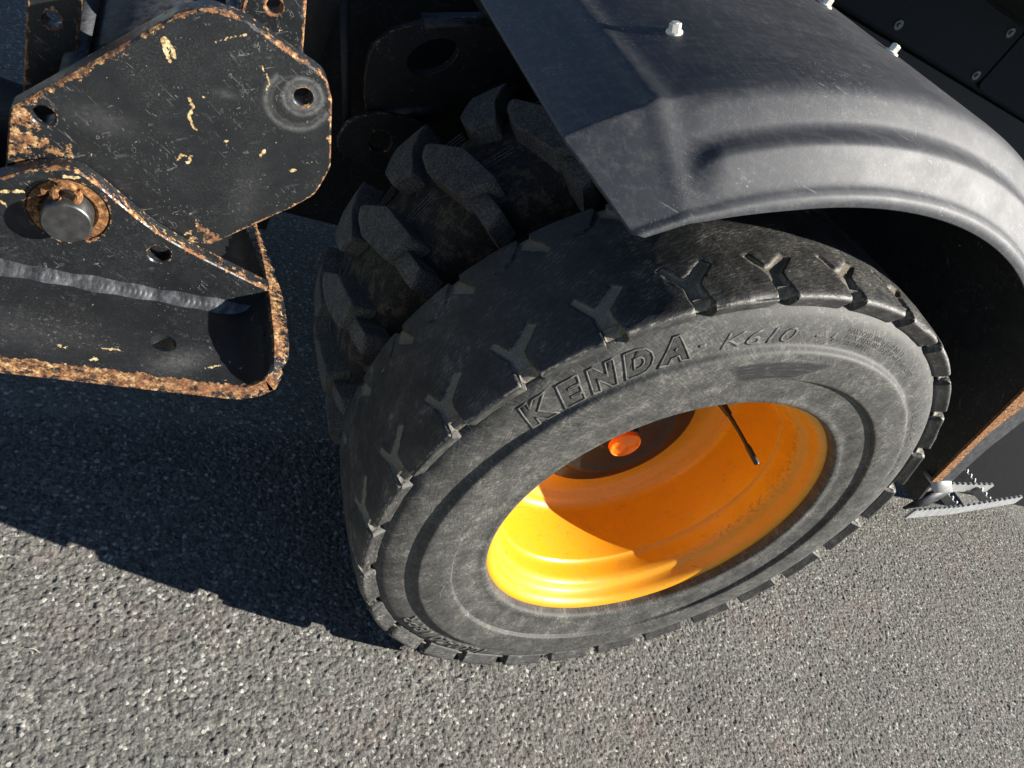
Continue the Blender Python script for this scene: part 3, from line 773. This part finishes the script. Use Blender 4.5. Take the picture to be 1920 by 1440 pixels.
# ---- fender
def make_fender():
    # outer flank profile (radius, y) at the arch, then the flat top inwards
    pf = [(.645, .0005), (.652, -.0003), (.6585, .0015), (.6630, .0060), (.668, .0125), (.682, .0215), (.696, .0300), (.7035, .0350), (.7068, .0410), (.7082, .0480), (.7098, .0550), (.7135, .0610), (.7200, .0665), (.730, .0750), (.7385, .0830), (.7430, .0910), (.7448, .1010), (.7455, .12)]
    pr = catmull(pf, 4) + [(.7455, y) for y in np.linspace(.14, .80, 30)]
    cols = []
    for (r, y) in pr:
        top = float(np.clip((r - .660) / .082, 0, 1))
        tend = 129.8 + 3.0 * float(np.clip(y / .09, 0, 1)) - (.9 * (1 - (r - .645) / .02) if r < .664 else 0)
        path = []
        for th in np.concatenate([np.linspace(60, 118, 110), np.linspace(118.4, tend, 60)]):
            f = float(smoothstep(120.0, 124.0, th))             # the flank ledge runs out at the crease
            rl = .664 + (.7455 - .664) * np.clip((y - .008) / .086, 0, 1)
            rr = r if y > .11 or y < .008 else r * (1 - f) + rl * f
            if y < .008: rr = r + (.6645 - r) * .5 * float(smoothstep(112, 129.8, th))    # hem of the flank rolls up to the corner
            # crease: slight bead, then a flat front apron
            rr += .0042 * math.exp(-((th - 124.6) / 1.15) ** 2) * (.3 + .7 * top)
            if th > 125.2: rr *= 1 - (1 - math.cos(math.radians(129.5 - 125.2)) / math.cos(math.radians(th - 129.5))) * -.0 - .0006 * (th - 125.2)
            path.append((rr * math.cos(math.radians(th)), rr * math.sin(math.radians(th))))
        cols.append([(x, y, z) for x, z in path])
    cols = np.array(cols); n, mcol = cols.shape[:2]
    # soften the outer front corner
    V = cols.reshape(-1, 3).copy()
    V[:, 2] += WZ
    idx = np.arange(n * mcol).reshape(n, mcol)
    Q = np.stack([idx[:-1, :-1], idx[1:, :-1], idx[1:, 1:], idx[:-1, 1:]], 2).reshape(-1, 4)
    ob = mesh('fender', V, Q, M_FENDER, EX)
    md = ob.modifiers.new('thickness', 'SOLIDIFY'); md.thickness = .006; md.offset = -1
    bm = bmesh.new(); bm.from_mesh(ob.data); bmesh.ops.recalc_face_normals(bm, faces=bm.faces)
    c = [f for f in bm.faces if abs(f.calc_center_median().y - .4) < .05 and f.calc_center_median().z > 1.2]
    if c and c[0].normal.z < 0: bmesh.ops.reverse_faces(bm, faces=bm.faces)
    bm.to_mesh(ob.data); bm.free()
    ob['label'] = 'black textured plastic fender with scuffs and white bolts'
    return ob
FEN = make_fender()
for (x, y, z, th) in ((-.3555, .2330, 1.1802, 118.5), (.0097, .2815, 1.2704, 89.3), (-.0327, .404, 1.2698, 92.5), (.12, .60, 1.262, 81)):
    a = math.radians(th); nrm = (math.cos(a), 0, math.sin(a)); b = (.7455 * math.cos(a), y, WZ + .7455 * math.sin(a))
    bm = bmesh.new(); hexbolt_bm(bm, b, nrm, .0074, .0088, .0102, .0026)
    bm_obj('bolt', bm, M_BOLT, FEN, True, 25, .0007)
bm = bmesh.new()   # stay bracket carrying the fender from the frame
box_bm(bm, (-.03, .30, 1.205), (.05, 1.0, 1.235)); bm_obj('fender_stay', bm, M_DARKPAINT, EX, True, 30, .003)

# ---- upper body: side panel with access cover, overhanging deck
bp = empty('body_side', (0, 0, 0), EX)
bm = bmesh.new(); box_bm(bm, (.10, .812, 1.255), (2.8, .90, 1.46)); bm_obj('side_panel', bm, M_BODY, bp, True, 30, .004)
bm = bmesh.new(); box_bm(bm, (.10, .80, 1.10), (2.8, .88, 1.249)); bm_obj('lower_rail', bm, M_BODYGAP, bp, True, 30, .003)
cov = round_poly([(.30, 1.262, .012), (.868, 1.262, .028), (.868, 1.405, .012), (.30, 1.405, .012)])
bm = bmesh.new(); prism_bm(bm, cov, .8005, .811, 'y'); bm_obj('access_cover', bm, M_BODY, bp, True, 30, .0022)
bm = bmesh.new(); prism_bm(bm, round_poly([(.876, 1.262, .02), (1.6, 1.262, .02), (1.6, 1.405, .012), (.876, 1.405, .012)]), .8005, .811, 'y'); bm_obj('access_cover', bm, M_BODY, bp, True, 30, .0022)
for x, z in ((.526, 1.284), (.832, 1.385), (.841, 1.281), (.526, 1.385)):
    bm = bmesh.new(); hexbolt_bm(bm, (x, .8005, z), (0, -1, 0), .0055, .0025, .0125, .0028); bm_obj('screw', bm, M_SCREW, bp, True, 25, .0004)
bm = bmesh.new(); prism_bm(bm, [(.30, 1.50), (.55, 1.440), (.80, 1.412), (2.2, 1.42), (2.2, 2.3), (.40, 2.3), (.31, 2.2)], -.05, 3.4, 'x')
bm_obj('deck_overhang', bm, M_DARKPAINT, EX, True, 30, .004)
bm = bmesh.new(); box_bm(bm, (.05, .90, .55), (2.8, 1.9, 1.41)); bm_obj('frame_body', bm, M_DARKPAINT, EX, True, 30, .01)
bm = bmesh.new(); box_bm(bm, (.74, .80, .52), (2.8, .90, 1.09)); bm_obj('frame_skirt', bm, M_DARKPAINT, EX, True, 30, .006)

# ---- rear guard of the wheel arch, its outer edge a rust edged bar
RG = empty('rear_guard', (0, 0, 0), EX)
bm = bmesh.new(); prism_bm(bm, [(.365, 1.172), (.470, 1.148), (.535, 1.06), (.580, .943), (.645, .690), (.690, .60), (.698, .60), (.653, .692), (.588, .945), (.545, 1.066), (.478, 1.157), (.365, 1.181)], .036, .80, 'y')
bm_obj('guard_panel', bm, M_DARKPAINT, RG, True, 30, 0)
bm = bmesh.new(); prism_bm(bm, [(.525, 1.10), (.570, .945), (.6365, .680), (.664, .684), (.622, .825), (.623, .912), (.60, 1.10)], .0300, .0355, 'y'); bm_obj('rusty_edge', bm, M_RUST, RG, True, 30, .001)
bm = bmesh.new(); prism_bm(bm, [(.602, 1.10), (.6245, .912), (.6235, .825), (.6655, .684), (.703, .6885), (.692, .737), (.682, .789), (.680, .878), (.68, 1.10)], .0315, .0365, 'y'); bm_obj('edge_bar', bm, M_BLUEGREY, RG, True, 30, .001)
bm = bmesh.new(); prism_bm(bm, [(.6375, .6785), (.7030, .6870), (.7572, .6535), (.700, .6440)], .0325, .060, 'y'); bm_obj('bar_foot', bm, M_GALV, RG, True, 30, .001)
bm = bmesh.new(); prism_bm(bm, [(.700, .6430), (.757, .652), (.74, .60), (.672, .580)], .034, .040, 'y'); bm_obj('lower_edge', bm, M_BLUEGREY, RG, True, 30, .001)

# ---- step with serrated treads behind the wheel
ST = empty('step', (.95, .1, .60), EX); ST['label'] = 'serrated steel step behind the wheel'
def serrated(name, a, b, h, t, teeth, parent, mat):
    a = Vector(a); b = Vector(b); d = b - a; L = d.length; d.normalize(); s = Vector((-d.y, d.x, 0)).normalized()
    top = []
    for i in range(teeth):
        u = i / teeth * L; w = L / teeth
        top += [(u, 0), (u + w * .18, .0045), (u + w * .42, .0065), (u + w * .55, 0)]
    pts = [(0, -h)] + top + [(L, 0), (L, -h)]
    bm = bmesh.new()
    A = [bm.verts.new(a + d * u + Vector((0, 0, v)) - s * t / 2) for u, v in pts]; B = [bm.verts.new(a + d * u + Vector((0, 0, v)) + s * t / 2) for u, v in pts]
    n = len(pts)
    fs = [bm.faces.new(A), bm.faces.new(B[::-1])]
    for i in range(n): bm.faces.new((A[i], B[i], B[(i + 1) % n], A[(i + 1) % n]))
    ob = bm_obj(name, bm, mat, None, False); ob.parent = parent; ob.matrix_parent_inverse = Matrix.Translation(-Vector(parent.location))
    return ob
serrated('tread_bar', (.668, .018, .598), (.877, .040, .60), .026, .005, 10, ST, M_GALV)
serrated('tread_bar', (.877, .040, .60), (1.221, .092, .60), .026, .005, 12, ST, M_GALV)
serrated('tread_bar', (.80, .098, .60), (1.118, .121, .60), .026, .005, 12, ST, M_GALV)
for x, y0, y1, k in ((.8725, .048, .104, 4), (1.047, .072, .17, 7)):
    serrated('cross_bar', (x, y0, .595), (x, y1, .595), .021, .004, k, ST, M_GALV)
bm = bmesh.new(); prism_bm(bm, round_poly([(.86, .47, .12), (2.9, .31, .06), (2.9, 1.09, .05), (.86, 1.09, .05)]), .235, .80, 'y'); bm_obj('fuel_tank', bm, M_TANK, EX, True, 30, .012)  # tank enlarged so its black face stands in for shade behind the step

# ---- front frame parts seen in the shade between linkage and fender
FR = empty('front_frame', (0, 0, 0), EX)
bm = bmesh.new(); box_bm(bm, (-.86, 1.02, .30), (.04, 1.6, 1.02)); bm_obj('frame_box', bm, M_DARKPAINT, FR, True, 30, .01)
bm = bmesh.new(); box_bm(bm, (-.62, .93, .30), (-.56, 1.02, 1.06)); bm_obj('frame_post', bm, M_DARKPAINT, FR, True, 30, .006)
gus = catmull([(-.47, .70), (-.515, .80), (-.50, .86), (-.445, .905), (-.37, .945), (-.25, .97), (-.18, .93), (-.20, .80), (-.30, .76), (-.35, .735)], 5, True)
hole = [(-.405 + .050 * math.cos(t) * math.cos(.75) - .030 * math.sin(t) * math.sin(.75), .855 + .050 * math.cos(t) * math.sin(.75) + .030 * math.sin(t) * math.cos(.75)) for t in np.linspace(0, 2 * PI, 33)[:-1]]
plate('gusset', gus, [hole], .80, .82, M_DARKPAINT, FR, 'y', .008, .0001, 0, None, .0016, None, .30)
bm = bmesh.new(); prism_bm(bm, [(-.447, .912), (-.33, .960), (-.325, .950), (-.443, .900)], .785, .83, 'y'); bm_obj('flange', bm, M_BLUEGREY, FR, True, 30, .002)
bm = bmesh.new(); prism_bm(bm, [(-.475, .712), (-.335, .792), (-.330, .780), (-.470, .700)], .785, .815, 'y'); bm_obj('flange', bm, M_BLUEGREY, FR, True, 30, .002)
bm = bmesh.new(); tube_bm(bm, [(-.30, .70, .80), (-.22, .80, .86), (-.16, .95, .88)], .012, 10); tube_bm(bm, [(-.27, .68, .76), (-.19, .78, .83), (-.12, .95, .85)], .012, 10)
bm_obj('hydraulic_hose', bm, M_BLUEGREY, FR)
bm = bmesh.new(); tube_bm(bm, [(-.36, .84, .885), (-.30, .84, .93), (-.22, .84, .99)], [.030, .030, .030], 20); bm_obj('cylinder_barrel', bm, M_DARKPAINT, FR)
bm = bmesh.new(); tube_bm(bm, [(-.40, .80, 1.00), (-.34, .80, .965), (-.27, .79, .955), (-.20, .78, .97)], .010, 10); bm_obj('hydraulic_hose', bm, M_BLUEGREY, FR)
plate('pivot_lug', catmull([(-.50, .62), (-.52, .68), (-.47, .725), (-.38, .735), (-.30, .70), (-.32, .62)], 5, True), [circle(-.445, .672, .022)], .775, .79, M_DARKPAINT, FR, 'y', .008, .0001, .003, None, .0016, None, .34)
bm = bmesh.new(); prism_bm(bm, [(-.60, .90), (-.585, .905), (-.475, .60), (-.49, .595)], .80, .815, 'y'); bm_obj('rib_plate', bm, M_DARKPAINT, FR, True, 30, .002)

# ------------------------------------------------------------------ blade linkage at the front
BL = empty('blade_linkage', (-.85, .25, .65)); BL['label'] = 'scratched black steel blade linkage with rusted edges and a steel pivot pin'; BL['category'] = 'linkage'
def adopt(o):
    o.parent = BL; o.matrix_parent_inverse = Matrix.Translation(-Vector(BL.location)); return o
def chips(lines, w):
    def f(V):
        d = np.zeros(len(V))
        for ln, k in lines: d = np.maximum(d, np.clip(1.05 - dpoly(V, ln, False) / (w * k), 0, 1))
        return d
    return f
link_out = round_poly([(-1.0, .8385, .012), (-.868, .992, .03), (-.842, 1.0095, .03), (-.806, 1.010, .03), (-.712, .981, .028), (-.698, .958, .02), (-.6725, .874, .024), (-.679, .832, .03), (-.700, .806, .03), (-.780, .7235, .003), (-.84, .715, 0), (-1.0, .760, 0)])
CH = [([(-.8409, .9086), (-.8349, .901), (-.8368, .8871), (-.8302, .8771), (-.8268, .8738)], 1.1), ([(-.8375, .8316), (-.8361, .8393), (-.8303, .8388)], 1.0), ([(-.827, .8315), (-.825, .8406)], 1.2), ([(-.8284, .9778), (-.8156, .9877), (-.8016, .9964)], .7),
      ([(-.8775, .9627), (-.8703, .95), (-.8655, .9419)], 1.1), ([(-.8746, .9648), (-.8654, .9558), (-.862, .948)], 1.1), ([(-.7534, .8646), (-.752, .8712)], 1.2), ([(-.7946, .8703), (-.7921, .8719)], .9), ([(-.7165, .8557), (-.7109, .8588)], 1.1),
      ([(-.7795, .9702), (-.7667, .9539), (-.768, .9405)], .5), ([(-.8268, .9148), (-.8258, .9147)], .7)]
def link_rust(V):
    x, z = V[:, 0], V[:, 1]
    left = np.clip((-.935 - x) / .05, 0, 1) * .50 * np.clip((.90 - z) / .05, 0, 1)
    band = np.exp(-((z - (.806 + .10 * (x + .96))) / .018) ** 2) * np.clip((-.90 - x) / .06, 0, 1) * .52
    low = np.exp(-(np.hypot(x + .787, z - .735) / .022) ** 2) * .62
    top = np.exp(-((z - (.8385 + 1.163 * (x + 1.0))) / .013) ** 2) * (x < -.86) * .60
    return np.maximum.reduce([left, band, low, top])
def link_scuff(V):
    x, z = V[:, 0], V[:, 1]; d = np.hypot(x + .729, z - .950); d2 = np.hypot(x + .733, z - .944)
    a = np.exp(-((d - .0215) / .0018) ** 2) * .8 + np.exp(-((d - .0135) / .003) ** 2) * .5 + (d < .022) * .3
    b = np.exp(-((d2 - .0345) / .0028) ** 2) * .8 * (z - .944 < .012 + (x + .733) * -.4) + np.exp(-((d2 - .0285) / .0012) ** 2) * .4
    c = np.exp(-(np.hypot((x + .918) / 1.6, z - .853) / .016) ** 2) * .28 + np.exp(-(np.hypot(x + .806, (z - .926) * 2.5) / .010) ** 2) * .4
    e = np.exp(-(np.hypot((x + .755) * 1.5, (z - .80) * .5) / .022) ** 2) * .16
    return np.clip(a + b + c + e, 0, 1)
link_hole = [(-.9705, .8405, .0108), (-.7290, .9500, .0100)]
o = plate('link_plate', link_out, [circle(*h) for h in link_hole], .2500, .2750, M_PAINT, None, 'y', .0025, .0052, .0040, link_rust, .0018, chips(CH, .0028), .34, link_scuff); adopt(o)
# twin plate, tabs and cross beam behind the link plate
o = plate('rear_tab', round_poly([(-.80, .90, 0), (-.716, .93, .004), (-.7445, 1.06, .012), (-.80, 1.06, .01)]), [circle(-.767, .998, .0088)], .350, .372, M_PAINT, None, 'y', .004, .006, .005); adopt(o)
o = plate('rear_tab', round_poly([(-.9968, .76, 0), (-.947, .76, 0), (-.957, 1.03, .01), (-1.006, 1.03, .01)]), [circle(-.977, .8985, .0088)], .350, .372, M_PAINT, None, 'y', .004, .004, .004); adopt(o)
def extr(name, pts, y0, y1, mat, bev=.002):
    bm = bmesh.new(); prism_bm(bm, pts, y0, y1, 'y'); return adopt(bm_obj(name, bm, mat, None, True, 30, bev))
extr('cross_beam', [(-.958, .862), (-.806, .966), (-.770, .915), (-.92, .80)], .2752, 1.30, M_BLUEGREY, .004)
extr('beam_strip', [(-.962, .862), (-.942, .8755), (-.940, .8805), (-.964, .866)], .2752, 1.28, M_BLUEGREY, .002)
bm = bmesh.new()
wp = []
for s in np.linspace(0, 1, 46): wp.append((-.803 + .001 * math.sin(s * 60), .276 + .42 * s, .9665 + .0012 * math.sin(s * 95)))
tube_bm(bm, wp, [.0075 + .0012 * math.sin(i * 2.1) for i in range(46)], 10); adopt(bm_obj('weld_bead', bm, M_WELD, None))

# lower bracket: floor bent up into a low end wall, one sheet
def bracket_sheet():
    T = .0235; zf = .648
    ys = np.concatenate([[.0800, .0815], np.linspace(.088, .42, 84)])
    def wall_top(y): return float(np.interp(y, [.08, .090, .105, .13, .20, .27, .42], [.672, .6815, .6880, .6925, .6920, .6840, .658]))
    V = []; rust = []; n = None
    for yi, y in enumerate(ys):
        inner = [(x, zf) for x in np.linspace(-1.25, -.742, 60)]
        R = .038; cx, cz = -.742, zf + R
        for a in np.linspace(-90, -8, 12)[1:]: inner.append((cx + R * math.cos(math.radians(a)), cz + R * math.sin(math.radians(a))))
        zt = wall_top(y); inner = [p for p in inner if p[1] < zt - .001]
        k = 74 - len(inner); x0, z0 = inner[-1]
        inner += [(x0 + (-.700 - x0) * t, z0 + (zt - z0) * t) for t in np.linspace(0, 1, k + 1)[1:]]
        I = np.array(inner); t = np.gradient(I, axis=0); t /= np.hypot(*t.T)[:, None]; nrm = np.stack([t[:, 1], -t[:, 0]], 1)
        O = I + nrm * T * np.linspace(1, .86, len(I))[:, None]; O[-1, 1] = zt - .002
        loop = np.vstack([I, O[::-1]]); n = len(loop)
        e = .0015 if yi == 0 else 0
        for j, (x, z) in enumerate(loop): V.append((x, y, z))
        de = y - .08
        rI = [max(np.clip(1 - de / .008, 0, 1) * (.75 if x < -.70 else .5), .75 * np.exp(-(j - 73) ** 2 / 3.) * (1 if y > .1 else .5)) for j, (x, z) in enumerate(I)]
        rO = [max(np.clip(1 - de / .03, 0, 1) * .54, .40 * np.exp(-(j - 73) ** 2 / 3.), .3) for j in range(len(O))][::-1]
        rust += rI + rO
    N = len(ys); F = []
    for i in range(N - 1):
        for j in range(n): F.append((i * n + j, i * n + (j + 1) % n, (i + 1) * n + (j + 1) % n, (i + 1) * n + j))
    h = n // 2
    for j in range(h - 1):
        F.append((j, n - 1 - j, n - 2 - j, j + 1)); b = (N - 1) * n
        F.append((b + j, b + j + 1, b + n - 2 - j, b + n - 1 - j))
    V = np.array(V)
    # floor hole is drilled below by a boolean-free collar; chips on the floor
    Vx = V[:, :2]; up = np.abs(V[:, 2] - zf) < .002
    pale = chips([([(-.9229, .1101), (-.920, .111)], 1.2), ([(-.8897, .0962), (-.886, .097)], 1.3), ([(-.8839, .1146), (-.8641, .1176)], .8), ([(-.767, .1084), (-.7418, .1229)], .5), ([(-.8163, .0926), (-.815, .093)], .8)], .0042)(Vx) * up
    # front face rust
    fx, fy = V[:, 0], V[:, 1]
    scf = (np.exp(-(np.hypot((fx + .80) * .7, (fy - .112) * 1.2 + (fx + .80) * -.5) / .022) ** 2) * .55 + np.exp(-(np.hypot((fx + .96) * .35, fy - .125) / .03) ** 2) * .22) * up
    ob = mesh('bracket_floor', V, F, M_PAINT, None, True, {'rust': rust, 'pale': pale, 'scuff': scf})
    bm = bmesh.new(); bm.from_mesh(ob.data); bmesh.ops.recalc_face_normals(bm, faces=bm.faces)
    for e in bm.edges:
        if len(e.link_faces) == 2 and e.calc_face_angle(0) > math.radians(32): e.smooth = False
    bm.to_mesh(ob.data); bm.free()
    cut = bmesh.new(); bmesh.ops.create_cone(cut, cap_ends=True, segments=36, radius1=.0143, radius2=.0143, depth=.1, matrix=Matrix.Translation((-.819, .1395, .64)))
    cme = bpy.data.meshes.new('cut'); cut.to_mesh(cme); cut.free(); co = bpy.data.objects.new('cut', cme); COL.objects.link(co)
    md = ob.modifiers.new('hole', 'BOOLEAN'); md.operation = 'DIFFERENCE'; md.object = co; md.solver = 'EXACT'
    dg = bpy.context.evaluated_depsgraph_get(); dg.update()
    nm = bpy.data.meshes.new_from_object(ob.evaluated_get(dg), depsgraph=dg)
    ob.modifiers.clear(); ob.data = nm; bpy.data.objects.remove(co)
    return adopt(ob)
bracket_sheet()
up_top = [(-1.25, .66), (-1.10, .715), (-1.04, .748), (-1.0017, .769), (-.9788, .7856), (-.9553, .7960), (-.9357, .7997), (-.9143, .7907), (-.8789, .7654), (-.8413, .7418), (-.7957, .7220), (-.7545, .7074), (-.7106, .6925), (-.6995, .6905)]
upo = catmull(up_top, 5) + [(-.6995, .664), (-.705, .655), (-.720, .649), (-.74, .6482), (-1.25, .6482)]
UCH = [([(-1.0008, .7525), (-.9802, .7591)], 1.0), ([(-1.0002, .741), (-.9935, .7361)], .9), ([(-.9269, .7878), (-.924, .784)], 1.1), ([(-.945, .79), (-.93, .793)], .9)]
def up_rust(V):
    x, z = V[:, 0], V[:, 1]
    edge = np.clip(1 - dpoly(V, catmull(up_top, 5), False) / .0040, 0, 1) * .80
    stain = np.exp(-(np.hypot(x + .936, z - .745) / .047) ** 6) * .42
    return np.maximum(edge, stain)
o = plate('upright_plate', upo[::-1], [circle(-.837, .7122, .0122), circle(-.936, .745, .0405, 48)], .2250, .2480, M_PAINT, None, 'y', .0028, 0.0001, .003, up_rust, .0016, chips(UCH, .0032), .36); adopt(o)
# weld fillet along the foot of the upright
def weld():
    seg = 620; V = []; F = []; k = 9
    for i in range(seg + 1):
        s = i / seg; x = -1.25 + s * (.545)
        ph = s * 85 * 2 * PI
        sz = .0118 + .0008 * math.sin(x * 55) + .0010 * math.sin(x * 131)
        for j in range(k):
            a = j / (k - 1); lag = (a - .5) ** 2 * 5.0
            rip = .00045 * (abs(math.sin((ph + 2.2 * math.sin(x * 37) + lag * 5) / 2)) - .5) * (1 + .6 * math.sin(x * 71))
            ax, az = 1 - a, a                                 # fillet triangle from floor toe to plate toe
            bul = math.sin(PI * a) * .0012 + rip * math.sin(PI * a)
            V.append((x, .2252 - sz * ax * 1.15 - bul * .7, .6478 + sz * az * 1.0 + bul * .7))
    for i in range(seg):
        for j in range(k - 1): F.append((i * k + j, (i + 1) * k + j, (i + 1) * k + j + 1, i * k + j + 1))
    adopt(mesh('weld_bead', V, F, M_WELD, None))
weld()
# pivot pin with its rusty keeper ring
def pin():
    cx, cz = -.936, .745
    bm = bmesh.new(); seg = 56; rs = []
    for r, y in ((.0402, .2415), (.0402, .2272), (.0395, .2262), (.0300, .2262), (.0262, .2300)):
        rs.append([bm.verts.new((cx + r * math.cos(2 * PI * i / seg), y, cz + r * math.sin(2 * PI * i / seg))) for i in range(seg)])
    for A, B in zip(rs, rs[1:]):
        for i in range(seg): bm.faces.new((A[i], A[(i + 1) % seg], B[(i + 1) % seg], B[i]))
    adopt(bm_obj('keeper_ring', bm, M_RUST, None))
    # keeper lug with an eye, bent up beside the pin
    eye = []
    for t in np.linspace(-.35 * PI, 1.35 * PI, 22): eye.append((cx - .004 + .0118 * math.cos(t), cz + .0310 + .0118 * math.sin(t)))
    bm = bmesh.new(); tube_bm(bm, [(x, .2130, z) for x, z in eye], .0044, 10); adopt(bm_obj('keeper_eye', bm, M_RUST, None))
    bm = bmesh.new(); rs = []
    for r, y in ((.0258, .2400), (.0258, .2045), (.0250, .2030), (.0238, .2022), (.0080, .2020), (.0001, .2020)):
        rs.append([bm.verts.new((r * math.cos(2 * PI * i / 64), y, r * math.sin(2 * PI * i / 64))) for i in range(64)])
    for A, B in zip(rs, rs[1:]):
        for i in range(64): bm.faces.new((A[i], A[(i + 1) % 64], B[(i + 1) % 64], B[i]))
    o = bm_obj('pivot_pin', bm, M_STEEL, None, True, 30); o.parent = BL; o.location = Vector((cx, 0, cz)) - Vector(BL.location); o['label'] = 'bare turned steel pivot pin in a rusty ring'
pin()
# rear web joining floor and cross beam (dark inside of the bracket)
extr('rear_web', [(-1.2, .655), (-.72, .655), (-.76, .76), (-1.2, .80)], .40, .415, M_DARKPAINT, .002)

# the linkage stands a hand's breadth further out than its drawing plane
BL.scale = (.92,) * 3; BL.location = (-.8555, .1830, .7046)

# ------------------------------------------------------------------ small things on the asphalt
for (x, y, rz, L, lab) in ((.480, -.10, 1.4, .022, 'short bleached twig on asphalt right of the tyre'), (-.904, .080, -.45, .018, 'short bleached twig on asphalt near the left edge of the picture')):
    bm = bmesh.new(); tube_bm(bm, [(0, 0, 0), (L * .5, .0015, .0008), (L, -.001, 0)], [.0009, .0012, .0008], 6)
    o = bm_obj('twig', bm, M_TWIG, None); o.location = (x, y, .0012); o.rotation_euler = (0, 0, rz); o['label'] = lab; o['category'] = 'twig'; o['group'] = 'twigs on the asphalt'
